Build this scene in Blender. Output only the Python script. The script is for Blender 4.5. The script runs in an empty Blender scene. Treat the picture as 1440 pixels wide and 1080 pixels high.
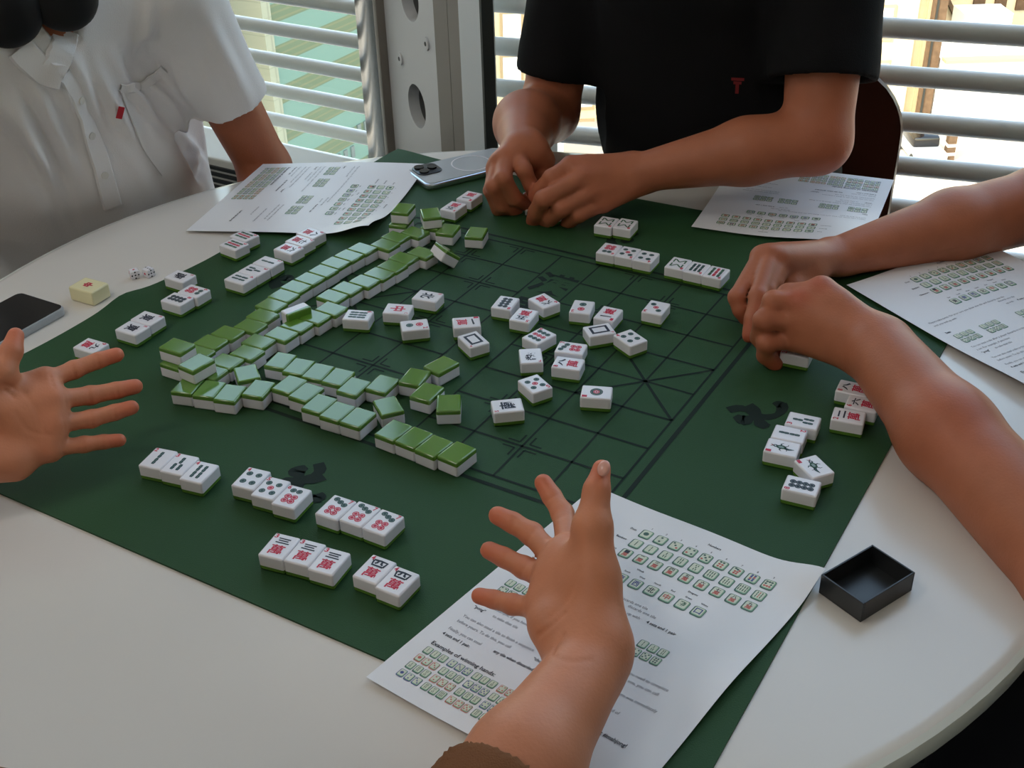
import bpy, bmesh, math, random
import numpy as np
from mathutils import Vector, Matrix

random.seed(7)
SC = bpy.context.scene
COL = SC.collection
TZ = 0.74                      # height of the mat surface on the table top
PI = math.pi

# ------------------------------------------------------------------ camera
F_PX = 1693.5
CAM = np.array([0.0, 0.0, TZ + 0.64])
FW = np.array([0.0, 0.84551518, -0.53395139])
RT = np.array([0.99956407, -0.01576446, -0.02496312])
UP = np.array([0.02952416, 0.53371862, 0.84514659])

def ray(px, py):
    return FW + (px - 720.0) / F_PX * RT - (py - 540.0) / F_PX * UP

def at(px, py, z=0.0):
    """point of the photograph on the horizontal plane z above the mat"""
    d = ray(px, py); t = (TZ + z - CAM[2]) / d[2]
    return CAM + d * t

def ad(px, py, depth):
    """point of the photograph at a distance along the view axis"""
    return CAM + ray(px, py) * depth

def onplane(px, py, p0, n):
    d = ray(px, py); n = np.array(n, float)
    return CAM + d * (((np.array(p0) - CAM) @ n) / (d @ n))

cam_data = bpy.data.cameras.new('camera')
cam = bpy.data.objects.new('camera', cam_data); COL.objects.link(cam)
cam_data.sensor_width = 36.0
cam_data.lens = F_PX / 1440.0 * 36.0
cam_data.clip_start = 0.02; cam_data.clip_end = 500
cam.matrix_world = Matrix(((RT[0], UP[0], -FW[0], CAM[0]), (RT[1], UP[1], -FW[1], CAM[1]),
                           (RT[2], UP[2], -FW[2], CAM[2]), (0, 0, 0, 1)))
SC.camera = cam
SC.view_settings.view_transform = 'Standard'
SC.view_settings.look = 'None'
SC.view_settings.gamma = 1.0
SC.view_settings.exposure = 0.0

# ------------------------------------------------------------------ materials
MATS = {}
def mat(name, col, rough=0.5, spec=0.5, metal=0.0, bump=0.0, bscale=200.0, var=0.0, vscale=20.0, coat=0.0, emit=0.0, sss=0.0, attr=None):
    if name in MATS: return MATS[name]
    m = bpy.data.materials.new(name); m.use_nodes = True
    nt = m.node_tree; b = nt.nodes['Principled BSDF']
    b.inputs['Base Color'].default_value = (*col, 1)
    b.inputs['Roughness'].default_value = rough
    b.inputs['Specular IOR Level'].default_value = spec
    b.inputs['Metallic'].default_value = metal
    b.inputs['Coat Weight'].default_value = coat
    b.inputs['Coat Roughness'].default_value = 0.05
    if sss:
        b.inputs['Subsurface Weight'].default_value = sss
        b.inputs['Subsurface Radius'].default_value = (0.012, 0.004, 0.002)
        b.inputs['Subsurface Scale'].default_value = 0.6
    tc = nt.nodes.new('ShaderNodeTexCoord')
    src = None
    if attr:
        a = nt.nodes.new('ShaderNodeAttribute'); a.attribute_name = 'tint'
        mx = nt.nodes.new('ShaderNodeMix'); mx.data_type = 'RGBA'
        mx.inputs[6].default_value = (*col, 1); mx.inputs[7].default_value = (*attr, 1)
        nt.links.new(a.outputs['Fac'], mx.inputs[0]); src = mx.outputs[2]
        nt.links.new(src, b.inputs['Base Color'])
    if var:
        n = nt.nodes.new('ShaderNodeTexNoise'); n.inputs['Scale'].default_value = vscale; n.inputs['Detail'].default_value = 4
        nt.links.new(tc.outputs['Object'], n.inputs['Vector'])
        mr = nt.nodes.new('ShaderNodeMapRange'); mr.inputs[3].default_value = 1 - var; mr.inputs[4].default_value = 1 + var
        mr.inputs[1].default_value = 0.3; mr.inputs[2].default_value = 0.7
        nt.links.new(n.outputs['Fac'], mr.inputs[0])
        vm = nt.nodes.new('ShaderNodeVectorMath'); vm.operation = 'SCALE'
        if src: nt.links.new(src, vm.inputs[0])
        else: vm.inputs[0].default_value = col
        nt.links.new(mr.outputs[0], vm.inputs['Scale'])
        nt.links.new(vm.outputs[0], b.inputs['Base Color'])
    if bump:
        n2 = nt.nodes.new('ShaderNodeTexNoise'); n2.inputs['Scale'].default_value = bscale; n2.inputs['Detail'].default_value = 3
        nt.links.new(tc.outputs['Object'], n2.inputs['Vector'])
        bp = nt.nodes.new('ShaderNodeBump'); bp.inputs['Strength'].default_value = bump; bp.inputs['Distance'].default_value = 0.002
        nt.links.new(n2.outputs['Fac'], bp.inputs['Height']); nt.links.new(bp.outputs[0], b.inputs['Normal'])
    if emit:
        b.inputs['Emission Color'].default_value = (*col, 1); b.inputs['Emission Strength'].default_value = emit
    MATS[name] = m
    return m

def glass_mat(name, tint=(1, 1, 1)):
    m = bpy.data.materials.new(name); m.use_nodes = True; nt = m.node_tree
    nt.nodes.remove(nt.nodes['Principled BSDF'])
    tr = nt.nodes.new('ShaderNodeBsdfTransparent'); tr.inputs[0].default_value = (*tint, 1)
    gl = nt.nodes.new('ShaderNodeBsdfGlossy'); gl.inputs['Roughness'].default_value = 0.02
    fr = nt.nodes.new('ShaderNodeFresnel'); fr.inputs['IOR'].default_value = 1.35
    mx = nt.nodes.new('ShaderNodeMixShader')
    ge = nt.nodes.new('ShaderNodeNewGeometry'); sb = nt.nodes.new('ShaderNodeMath'); sb.operation = 'SUBTRACT'; sb.inputs[0].default_value = 1.0; nt.links.new(ge.outputs['Backfacing'], sb.inputs[1])
    ml = nt.nodes.new('ShaderNodeMath'); ml.operation = 'MULTIPLY'; nt.links.new(fr.outputs[0], ml.inputs[0]); nt.links.new(sb.outputs[0], ml.inputs[1])
    nt.links.new(ml.outputs[0], mx.inputs[0]); nt.links.new(tr.outputs[0], mx.inputs[1]); nt.links.new(gl.outputs[0], mx.inputs[2])
    nt.links.new(mx.outputs[0], nt.nodes['Material Output'].inputs[0])
    return m

M_TABLE = mat('white table laminate', (0.70, 0.665, 0.63), 0.21, 0.75)
M_EDGE = mat('table edge band', (0.62, 0.63, 0.58), 0.4)
M_MAT = mat('green mat cloth', (0.0215, 0.070, 0.0255), 0.62, 0.25, bump=0.25, bscale=900, var=0.05, vscale=6)
M_MATPRINT = mat('dark mat print', (0.010, 0.020, 0.015), 0.7, 0.2)
M_TWHITE = mat('white tile resin', (0.80, 0.785, 0.84), 0.20, 0.5)
M_TGREEN = mat('green tile resin', (0.105, 0.235, 0.030), 0.10, 1.0)
M_RED = mat('red engraving', (0.56, 0.015, 0.06), 0.5)
M_TEAL = mat('teal engraving', (0.012, 0.055, 0.055), 0.5)
M_NAVY = mat('navy engraving', (0.008, 0.012, 0.032), 0.5)
M_GRN = mat('green engraving', (0.02, 0.10, 0.05), 0.5)
M_PALE = mat('pale engraving', (0.24, 0.33, 0.31), 0.5)
M_PAPER = mat('white paper', (0.80, 0.80, 0.84), 0.42, 0.35)
M_INK = mat('black ink', (0.03, 0.03, 0.045), 0.6)
M_INKG = mat('green grey ink', (0.06, 0.13, 0.11), 0.6)
M_INKR = mat('red ink', (0.55, 0.12, 0.10), 0.6)
M_INKB = mat('blue ink', (0.07, 0.09, 0.28), 0.6)
M_INKL = mat('grey text ink', (0.16, 0.16, 0.20), 0.6)
M_CREAM2 = mat('icon cream', (0.66, 0.70, 0.58), 0.5)
M_ICONG = mat('icon green', (0.22, 0.42, 0.27), 0.5)
M_BLACKPL = mat('black plastic', (0.014, 0.016, 0.018), 0.32, 0.5)
M_PHONES = mat('black headphone leather', (0.005, 0.005, 0.006), 0.5, 0.3)
M_BLACKGL = mat('black screen glass', (0.006, 0.006, 0.007), 0.06, 0.5)
M_SILVER = mat('silver metal', (0.62, 0.66, 0.70), 0.22, 0.5, metal=0.9)
M_ALU = mat('grey aluminium rail', (0.80, 0.81, 0.82), 0.42, 0.5)
M_GREYPHONE = mat('grey phone shell', (0.40, 0.42, 0.44), 0.3)
M_COLW = mat('white painted steel', (0.66, 0.67, 0.69), 0.45)
M_COLG = mat('taupe painted steel', (0.23, 0.205, 0.18), 0.5)
M_COLP = mat('pale jamb paint', (0.66, 0.70, 0.73), 0.5)
M_DARKMET = mat('dark polished metal', (0.10, 0.095, 0.09), 0.18, 0.6, metal=0.7)
M_GASKET = mat('black gasket', (0.012, 0.014, 0.012), 0.5)
M_HOLE = mat('grey hole lining', (0.20, 0.20, 0.20), 0.35, metal=0.4)
M_CREAM = mat('cream tile resin', (0.80, 0.74, 0.46), 0.25)
M_SKIN = mat('light skin', (0.56, 0.215, 0.115), 0.48, 0.35, bump=0.10, bscale=420, var=0.05, vscale=40, attr=(0.58, 0.13, 0.065))
M_SKIN2 = mat('tan skin', (0.42, 0.142, 0.073), 0.48, 0.35, bump=0.10, bscale=420, var=0.05, vscale=40, attr=(0.44, 0.09, 0.045))
M_NAIL = mat('fingernail', (0.66, 0.33, 0.27), 0.25, 0.5)
M_SHIRTW = mat('white cotton', (0.86, 0.84, 0.85), 0.85, 0.15, bump=0.25, bscale=700)
M_SHIRTB = mat('black cotton', (0.009, 0.009, 0.010), 0.9, 0.12, bump=0.2, bscale=700)
M_TROUSER = mat('dark trouser cloth', (0.012, 0.012, 0.016), 0.9, 0.1)
M_GREYTR = mat('grey trouser cloth', (0.05, 0.05, 0.06), 0.9, 0.1)
M_SHOE = mat('shoe leather', (0.03, 0.03, 0.035), 0.6)
M_HAIR = mat('dark hair', (0.015, 0.011, 0.009), 0.55)
M_KNIT = mat('brown knit', (0.20, 0.085, 0.04), 0.9, 0.1, bump=0.4, bscale=900)
M_CHAIR = mat('brown chair shell', (0.085, 0.024, 0.012), 0.4, 0.4)
M_STEEL = mat('chair leg steel', (0.30, 0.30, 0.31), 0.3, metal=0.8)
M_FLOOR = mat('dark carpet', (0.035, 0.035, 0.04), 0.95, 0.1, bump=0.3, bscale=300, var=0.15, vscale=60)
M_WALL = mat('warm white wall paint', (0.60, 0.58, 0.55), 0.8, 0.2)
M_CEIL = mat('white ceiling paint', (0.70, 0.70, 0.69), 0.9, 0.1)
M_CONV = mat('white convector metal', (0.62, 0.62, 0.60), 0.5)
M_SLOT = mat('dark slot', (0.02, 0.022, 0.025), 0.6)

# ------------------------------------------------------------------ object helpers
def tag(o, label=None, cat=None, group=None, kind=None):
    if label: o['label'] = label
    if cat: o['category'] = cat
    if group: o['group'] = group
    if kind: o['kind'] = kind
    return o

def link(name, me, parent=None, loc=None, rot=None):
    o = bpy.data.objects.new(name, me); COL.objects.link(o)
    if parent is not None: o.parent = parent
    if loc is not None: o.location = loc
    if rot is not None: o.rotation_euler = rot
    return o

def empty(name, loc=(0, 0, 0), rz=0.0):
    o = bpy.data.objects.new(name, None); COL.objects.link(o)
    o.location = loc; o.rotation_euler = (0, 0, rz); o.empty_display_size = 0.05
    return o

class MB:
    """collects polygons (several materials) into one mesh"""
    def __init__(s): s.v = []; s.f = []; s.mi = []; s.mats = []
    def m(s, material):
        if material not in s.mats: s.mats.append(material)
        return s.mats.index(material)
    def add(s, verts, faces, material):
        k = len(s.v); i = s.m(material)
        s.v += [tuple(map(float, p)) for p in verts]
        s.f += [tuple(a + k for a in f) for f in faces]; s.mi += [i] * len(faces)
        return s
    def box(s, c, size, material, rz=0.0, rot=None):
        R = rot if rot is not None else Matrix.Rotation(rz, 3, 'Z')
        h = [x / 2 for x in size]
        vs = [Vector(c) + R @ Vector((sx * h[0], sy * h[1], sz * h[2])) for sx in (-1, 1) for sy in (-1, 1) for sz in (-1, 1)]
        fs = [(0, 1, 3, 2), (4, 6, 7, 5), (0, 4, 5, 1), (2, 3, 7, 6), (0, 2, 6, 4), (1, 5, 7, 3)]
        return s.add(vs, fs, material)
    def tube(s, a, b, r, material, n=14, r2=None, caps=True):
        a = Vector(a); b = Vector(b); d = (b - a).normalized()
        x = d.orthogonal().normalized(); y = d.cross(x); r2 = r if r2 is None else r2
        vs = []
        for p, rr in ((a, r), (b, r2)):
            for i in range(n):
                t = 2 * PI * i / n; vs.append(p + x * math.cos(t) * rr + y * math.sin(t) * rr)
        fs = [(i, (i + 1) % n, n + (i + 1) % n, n + i) for i in range(n)]
        if caps: fs += [tuple(range(n))[::-1], tuple(range(n, 2 * n))]
        return s.add(vs, fs, material)
    def prism(s, poly, z0, z1, material):
        n = len(poly)
        vs = [(x, y, z0) for x, y in poly] + [(x, y, z1) for x, y in poly]
        fs = [tuple(range(n))[::-1], tuple(range(n, 2 * n))] + [(i, (i + 1) % n, n + (i + 1) % n, n + i) for i in range(n)]
        return s.add(vs, fs, material)
    def mesh(s, name):
        me = bpy.data.meshes.new(name); me.from_pydata(s.v, [], s.f)
        for m in s.mats: me.materials.append(m)
        me.polygons.foreach_set('material_index', s.mi); me.update()
        return me
    def build(s, name, parent=None, loc=None, smooth=False, bevel=0.0, seg=2, rz=None):
        me = s.mesh(name)
        if bevel or smooth:
            bm = bmesh.new(); bm.from_mesh(me)
            bmesh.ops.recalc_face_normals(bm, faces=bm.faces)
            if bevel:
                bmesh.ops.bevel(bm, geom=[e for e in bm.edges if len(e.link_faces) == 2 and e.calc_face_angle(0) > 0.5], offset=bevel, segments=seg, affect='EDGES', profile=0.5)
            bm.to_mesh(me); bm.free()
        if smooth:
            for p in me.polygons: p.use_smooth = True
            me.set_sharp_from_angle(angle=math.radians(38))
        return link(name, me, parent, loc, None if rz is None else (0, 0, rz))

# ---- glyph outlines as flat polygons
_gl = {}
def glyph(text, bold=0.0):
    key = (text, bold)
    if key in _gl: return _gl[key]
    c = bpy.data.curves.new('tmp', 'FONT'); c.body = text; c.offset = bold; c.resolution_u = 2
    o = bpy.data.objects.new('tmp', c); COL.objects.link(o)
    dg = bpy.context.evaluated_depsgraph_get()
    me = bpy.data.meshes.new_from_object(o.evaluated_get(dg))
    v = np.array([p.co[:2] for p in me.vertices], float).reshape(-1, 2); f = [tuple(p.vertices) for p in me.polygons]
    bpy.data.objects.remove(o); bpy.data.curves.remove(c); bpy.data.meshes.remove(me)
    _gl[key] = (v, f)
    return _gl[key]

def glyph_fit(text, cx, cy, w, h, bold=0.0, rot=0.0):
    v, f = glyph(text, bold)
    lo, hi = v.min(0), v.max(0); c = (lo + hi) / 2; s = np.array([w, h]) / np.maximum(hi - lo, 1e-6)
    q = (v - c) * s; cr, sr = math.cos(rot), math.sin(rot)
    q = q @ np.array([[cr, sr], [-sr, cr]])
    return q + np.array([cx, cy]), f

def disc(cx, cy, r, n=16, ry=None):
    ry = r if ry is None else ry
    return [(cx + r * math.cos(2 * PI * i / n), cy + ry * math.sin(2 * PI * i / n)) for i in range(n)]

def stroke(pts, wid):
    """tapered brush stroke: list of quads as (verts, faces)"""
    P = np.array(pts, float); n = len(P); T = np.gradient(P, axis=0); T /= np.maximum(np.linalg.norm(T, axis=1, keepdims=True), 1e-9)
    N = np.stack([-T[:, 1], T[:, 0]], 1); W = np.array(wid, float)[:, None] / 2
    v = np.concatenate([P + N * W, P - N * W]); f = [(i, i + 1, n + i + 1, n + i) for i in range(n - 1)]
    return v, f

def smooth_path(pts, n=16):
    P = np.array(pts, float); m = len(P); out = []
    for t in np.linspace(0, m - 1.0001, n):
        i = int(t); u = t - i
        p0, p1, p2, p3 = P[max(i - 1, 0)], P[i], P[min(i + 1, m - 1)], P[min(i + 2, m - 1)]
        out.append(0.5 * ((2 * p1) + (-p0 + p2) * u + (2 * p0 - 5 * p1 + 4 * p2 - p3) * u * u + (-p0 + 3 * p1 - 3 * p2 + p3) * u ** 3))
    return np.array(out)

# ------------------------------------------------------------------ room shell
def struct(name, mb, parent=None, **k):
    o = mb.build(name, parent, **k)
    if parent is None: o['kind'] = 'structure'
    return o

ZC = 2.9
KR = np.array([-0.04, 2.10]); DR = np.array([0.9438, -0.3305])          # right glazing line
KL = np.array([-0.31, 2.65]); DL = np.array([-0.851, 0.5255])           # left glazing line
PR = KR + DR * ((3.0 - KR[0]) / DR[0]); PL = KL + DL * ((-3.0 - KL[0]) / DL[0])
YB = -2.4
plan = [(-3.0, YB), (3.0, YB), tuple(PR), tuple(KR), tuple(KL), tuple(PL)]
struct('floor', MB().prism(plan, -0.12, 0.0, M_FLOOR))
struct('ceiling', MB().prism(plan, ZC, ZC + 0.15, M_CEIL))
struct('wall_back', MB().box((0, YB - 0.06, ZC / 2), (6.24, 0.12, ZC), M_WALL))
struct('wall_left', MB().box((-3.06, (YB + PL[1]) / 2, ZC / 2), (0.12, PL[1] - YB + 0.1, ZC), M_WALL))
struct('wall_right', MB().box((3.06, (YB + PR[1]) / 2, ZC / 2), (0.12, PR[1] - YB + 0.1, ZC), mat('bounce-cutting dark grey', (0.16, 0.16, 0.17), 0.8, 0.2)))  # out of view; grey darkened to cut bounce light on the right

def glazing(name, A, D, L, label):
    """full-height window: frame, mullions and glass; D runs along the facade"""
    th = math.atan2(D[1], D[0]); rz = Matrix.Rotation(th, 3, 'Z')
    e = empty(name, (A[0], A[1], 0), th); e['kind'] = 'structure'; e['label'] = label
    fr = MB()
    fr.box((L / 2, 0, 0.04), (L, 0.08, 0.08), M_ALU); fr.box((L / 2, 0, ZC - 0.05), (L, 0.08, 0.10), M_ALU)
    x = 1.9
    while x < L:
        fr.box((x, 0, ZC / 2), (0.06, 0.08, ZC - 0.18), M_ALU); x += 1.5
    fr.build('window_frame', e)
    g = MB().box((L / 2, 0.01, ZC / 2), (L, 0.008, ZC - 0.18), M_GLASS)
    g.build('window_pane', e)
    return e
M_GLASS = glass_mat('clear window glass', (0.97, 0.985, 0.98))
LR = float(np.hypot(*(PR - KR))); LL = float(np.hypot(*(PL - KL)))
glazing('window_2', KR, DR, LR, 'right hand full height glazing behind the person in black')
# left window: axis runs from the far end towards the column so that the outside stays on local +y
glazing('window_1', PL, -DL, LL, 'left hand full height glazing behind the person in white')

def railing(label, A, D, L, k0, k1, posts, ext):
    """horizontal guard tubes outside the glass"""
    th = math.atan2(D[1], D[0])
    e = empty('guard_railing', (A[0], A[1], 0), th)
    tag(e, label, 'railing', 'guard railings outside the glazing')
    for k in range(k0, k1):
        z = 0.285 + 0.0762 * k
        MB().tube((0.0, ext, z), (L, ext, z), 0.0165, M_ALU, 16).build('rail', e, smooth=True)
    for x in posts:
        p = MB()
        p.box((x, ext + 0.03, 0.60), (0.022, 0.04, 1.2), M_ALU); p.box((x + 0.024, ext + 0.035, 0.60), (0.010, 0.05, 1.2), M_COLP)
        p.box((x + 0.042, ext + 0.03, 0.60), (0.014, 0.04, 1.2), M_ALU)
        p.build('post', e)
    return e
railing('grey horizontal tube railing outside the right window behind the person in black', KR, DR, LR, -3, 11, [0.075, 1.55], 0.05)
railing('grey horizontal tube railing outside the left window beside the white shirt', PL, -DL, LL, -3, 11, [LL - 1.6], 0.05)

# ------------------------------------------------------------------ column with holes between the two windows
cN = np.array([-(KL - KR)[1], (KL - KR)[0], 0.0]); cN /= np.linalg.norm(cN)        # faces the room (left-front)
if cN @ (np.array([-1, -1, 0])) < 0: cN = -cN
cD = np.array([*(KR - KL), 0.0]); cLen = np.linalg.norm(cD); cD /= cLen             # from far-left end to near-right end
cP = np.array([*KL, 0.0])
def col_s(px, py=100):
    return float((onplane(px, py, cP, cN) - cP) @ cD)
colm = Matrix(((cD[0], 0, cN[0], KL[0]), (cD[1], 0, cN[1], KL[1]), (0, 1, 0, 0), (0, 0, 0, 1)))   # local x along, y up, z out
S0, S1, S2, S3, S4, S5 = col_s(517), col_s(549), col_s(617), col_s(636), col_s(657), col_s(689)
column = bpy.data.objects.new('column', None); COL.objects.link(column); column['kind'] = 'structure'
column['label'] = 'white steel column with round holes between the two windows'
column.matrix_world = colm
def cbox(name, s0, s1, z0, z1, m, bevel=0.0):
    o = MB().box(((s0 + s1) / 2, ZC / 2, (z0 + z1) / 2), (s1 - s0, ZC - 0.002, z1 - z0), m).build(name, column, bevel=bevel, smooth=bool(bevel)); return o
cbox('dark_edge_strip', S0, S1, -0.05, 0.018, M_DARKMET, 0.006)
cbox('edge_lip', S1 - 0.016, S1 + 0.004, -0.03, 0.022, M_COLG, 0.002)
cbox('taupe_cover', S2, S3 - 0.001, -0.03, 0.004, M_COLG)
cbox('taupe_cover', S3 + 0.001, S4, -0.015, 0.004, M_COLG)
cbox('pale_jamb', S4, S5, -0.012, 0.012, M_COLP)
cbox('gasket', S5 - 0.004, S5 + 0.004, -0.008, 0.014, M_GASKET)
cbox('back_plate', S0, S2, -0.12, -0.062, M_HOLE)
# perforated white plate (curve with holes -> mesh)
hole_a = onplane(590, 150, cP, cN); hole_b = onplane(577, -4, cP, cN)
ha = (float((hole_a - cP) @ cD), float(hole_a[2])); hb = (float((hole_b - cP) @ cD), float(hole_b[2]))
hs = (ha[0] + hb[0]) / 2; pitch = hb[1] - ha[1]
hr = 31.0 / F_PX * float((hole_a - CAM) @ FW)
cu = bpy.data.curves.new('perforated', 'CURVE'); cu.dimensions = '2D'; cu.fill_mode = 'BOTH'; cu.extrude = 0.012; cu.resolution_u = 1
def addspline(pts):
    sp = cu.splines.new('POLY'); sp.points.add(len(pts) - 1); sp.use_cyclic_u = True
    for p, q in zip(sp.points, pts): p.co = (q[0], q[1], 0, 1)
addspline([(S1, 0.001), (S2, 0.001), (S2, ZC - 0.001), (S1, ZC - 0.001)])
z = ha[1] - 10 * pitch
holes = []
while z < ZC - hr:
    if z > hr * 1.2: addspline(disc(hs, z, hr, 36)); holes.append(z)
    z += pitch
tmp = bpy.data.objects.new('tmp', cu); COL.objects.link(tmp)
pm = bpy.data.meshes.new_from_object(tmp.evaluated_get(bpy.context.evaluated_depsgraph_get())); bpy.data.objects.remove(tmp)
pm.materials.clear(); pm.materials.append(M_COLW)
pp = link('perforated_plate', pm, column, (0, 0, -0.008))
for z in holes:
    mb = MB(); n = 28; c = disc(hs, z, hr * 1.02, n)
    mb.add([(x, y, -0.018) for x, y in c] + [(x, y, -0.064) for x, y in c], [(i, (i + 1) % n, n + (i + 1) % n, n + i) for i in range(n)], M_HOLE)
    mb.build('hole_sleeve', column, smooth=True)
for (px, py) in ((566, 82), (603, 61)):
    q = onplane(px, py, cP, cN); s_, z_ = float((q - cP) @ cD), float(q[2])
    mb = MB(); mb.tube((s_, z_, 0.003), (s_, z_, 0.0075), 0.013, M_COLW, 24); mb.tube((s_, z_, 0.007), (s_, z_, 0.0080), 0.0045, M_GASKET, 12)
    mb.build('bolt', column)

# ------------------------------------------------------------------ convector under the left window
cv = onplane(300, 222, (*(KL - np.array([0.15, 0.2])), 0), (DL[1], -DL[0], 0))
th = math.atan2(-DL[1], -DL[0])
conv = empty('convector_heater', (cv[0], cv[1], 0), th); tag(conv, 'white slotted convector heater at the foot of the left window', 'heater')
hz = float(cv[2])
b = MB(); b.box((-0.35, 0.07, hz / 2), (1.3, 0.14, hz), M_CONV); b.build('casing', conv, bevel=0.004)
b = MB()
for k in range(7):
    b.box((-0.35, -0.002, hz - 0.022 - k * 0.0155), (1.26, 0.008, 0.0075), M_SLOT)
b.build('slot_grille', conv)

# ------------------------------------------------------------------ the street outside
def stripes_mat(name, c1, c2, period, duty, c3=None, axis=2, period2=0.0, rough=0.6):
    """horizontal bands in object space (facade cladding)"""
    m = bpy.data.materials.new(name); m.use_nodes = True; nt = m.node_tree; bs = nt.nodes['Principled BSDF']
    tc = nt.nodes.new('ShaderNodeTexCoord'); sx = nt.nodes.new('ShaderNodeSeparateXYZ'); nt.links.new(tc.outputs['Object'], sx.inputs[0])
    def band(out, per, d):
        dv = nt.nodes.new('ShaderNodeMath'); dv.operation = 'DIVIDE'; dv.inputs[1].default_value = per; nt.links.new(out, dv.inputs[0])
        fr = nt.nodes.new('ShaderNodeMath'); fr.operation = 'FRACT'; nt.links.new(dv.outputs[0], fr.inputs[0])
        lt = nt.nodes.new('ShaderNodeMath'); lt.operation = 'LESS_THAN'; lt.inputs[1].default_value = d; nt.links.new(fr.outputs[0], lt.inputs[0])
        return lt.outputs[0]
    f = band(sx.outputs[axis], period, duty)
    mx = nt.nodes.new('ShaderNodeMix'); mx.data_type = 'RGBA'; mx.inputs[6].default_value = (*c1, 1); mx.inputs[7].default_value = (*c2, 1)
    nt.links.new(f, mx.inputs[0]); out = mx.outputs[2]
    if c3:
        f2 = band(sx.outputs[axis if period2 < 0 else 0], abs(period2), 0.10 if period2 > 0 else 0.3)
        m2 = nt.nodes.new('ShaderNodeMix'); m2.data_type = 'RGBA'; m2.inputs[7].default_value = (*c3, 1)
        if period2 < 0:
            mu = nt.nodes.new('ShaderNodeMath'); mu.operation = 'MULTIPLY'; nt.links.new(f, mu.inputs[0]); nt.links.new(f2, mu.inputs[1]); f2 = mu.outputs[0]
        nt.links.new(f2, m2.inputs[0]); nt.links.new(out, m2.inputs[6]); out = m2.outputs[2]
    nt.links.new(out, bs.inputs['Base Color']); bs.inputs['Roughness'].default_value = rough
    return m

GZ = -22.0
ground = MB().box((0, 60, GZ - 0.5), (260, 200, 1.0), mat('pale street paving', (0.42, 0.39, 0.34), 0.9, var=0.1, vscale=0.3)).build('street_ground')
ground['kind'] = 'structure'

# green glass block: its corner is seen just left of the left railing's middle
gD = np.array([0.498, 0.867, 0]); gN = np.array([0.867, -0.498, 0]); gS = np.array([-0.867, 0.498, 0])
gc = ad(384, 100, 46.0); gth = math.atan2(gD[1], gD[0])
M_GBAND = stripes_mat('green glass bands', (0.105, 0.205, 0.185), (0.082, 0.125, 0.080), 1.55, 0.46, (0.115, 0.14, 0.085), 2, -0.26)
M_GTILE = stripes_mat('pale green wall tiles', (0.235, 0.265, 0.21), (0.185, 0.215, 0.17), 0.62, 0.05, (0.19, 0.215, 0.17), 2, 0.9)
gb = empty('glass_building', (gc[0], gc[1], GZ), gth); tag(gb, 'pale green glass building with slanting bands beyond the left railing', 'building')
HT = 20.0
MB().box((4.2, 9, HT / 2), (8.4, 18, HT), M_GBAND).build('banded_facade', gb)
o = MB().box((-0.06, 9, HT / 2 + 0.05), (0.5, 18.2, HT), M_GTILE).build('tiled_end_wall', gb)
w = MB()
for k in range(6):
    for j in (0, 1, 2):
        w.box((3.4 + 0.5 * j + 1.1 * (k % 3), -0.03, 2.0 + 0.78 * k), (0.22, 0.08, 0.5), mat('dark facade window', (0.10, 0.14, 0.15), 0.2))
w.build('facade_windows', gb)

pk = ad(214, 60, 40.0); pb = empty('office_building', (pk[0], pk[1], GZ), 0.45); tag(pb, 'dusty pink clad building at the upper left outside', 'building')
MB().box((-3.2, 3, 10.5), (6.0, 6, 21.0), stripes_mat('dusty pink cladding', (0.22, 0.185, 0.165), (0.12, 0.11, 0.10), 3.4, 0.03)).build('cladding', pb)
MB().box((-0.1, 3, 10.5), (0.35, 6.1, 21.1), mat('dark joint', (0.12, 0.12, 0.11), 0.7)).build('corner_joint', pb)

# sunlit sandstone row to the right
M_SAND = mat('sunlit sandstone', (0.58, 0.49, 0.33), 0.9, 0.1, var=0.06, vscale=1.5)
M_SAND2 = mat('darker sandstone', (0.36, 0.28, 0.17), 0.9, 0.1)
M_WWHITE = mat('white render', (0.86, 0.85, 0.82), 0.9, 0.1)
M_BROWN = mat('brown brick', (0.10, 0.065, 0.04), 0.9, 0.1, var=0.2, vscale=3)
Yb = 64.0
def bp_(px, py, y=Yb):
    d = ray(px, py); return CAM + d * (y / d[1])
sa = bp_(660, 130); sb_ = bp_(1294, 130)
sb = empty('sandstone_building', (sa[0], Yb, GZ)); tag(sb, 'sunlit sandstone building with pale windows behind the person in black', 'building')
W_ = sb_[0] - sa[0]; HB = 15.0
MB().box((W_ / 2, 4, HB / 2), (W_, 8, HB), M_SAND).build('facade', sb)
for (px, py) in [(1241, 32), (1234, 109), (720, 40), (720, 100), (820, 130), (820, 190), (860, 170)]:
    q = bp_(px, py); x = q[0] - sa[0]; zz = q[2] - GZ
    MB().box((x, -0.02, zz), (1.25, 0.14, 1.9), M_SAND2).build('window_surround', sb)
    MB().box((x, -0.06, zz), (0.95, 0.12, 1.55), M_WWHITE).build('sash_window', sb)
MB().box((W_ - 1.4, -0.25, HB / 2 - 0.5), (0.9, 0.5, HB - 1), M_SAND).build('pilaster', sb)
MB().box((W_ - 0.1, -0.05, HB / 2 - 0.5), (0.5, 0.3, HB - 1), M_SAND2).build('quoin_strip', sb)
wa = bp_(1316, 100, 62.0); wb = bp_(1520, 100, 62.0)
wt = bp_(1380, 84, 62.0)[2] - GZ
wbld = empty('rendered_building', (wa[0], 62.0, GZ)); tag(wbld, 'dazzling white rendered building outside at the far right', 'building')
MB().box(((wb[0] - wa[0]) / 2 + 2.3, 3, wt / 2), (wb[0] - wa[0] + 4, 6, wt), M_WWHITE).build('render_wall', wbld)
MB().box(((wb[0] - wa[0]) / 2 + 2.3, -0.1, wt + 0.05), (wb[0] - wa[0] + 4, 0.7, 0.16), M_SAND2).build('coping', wbld)
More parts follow.
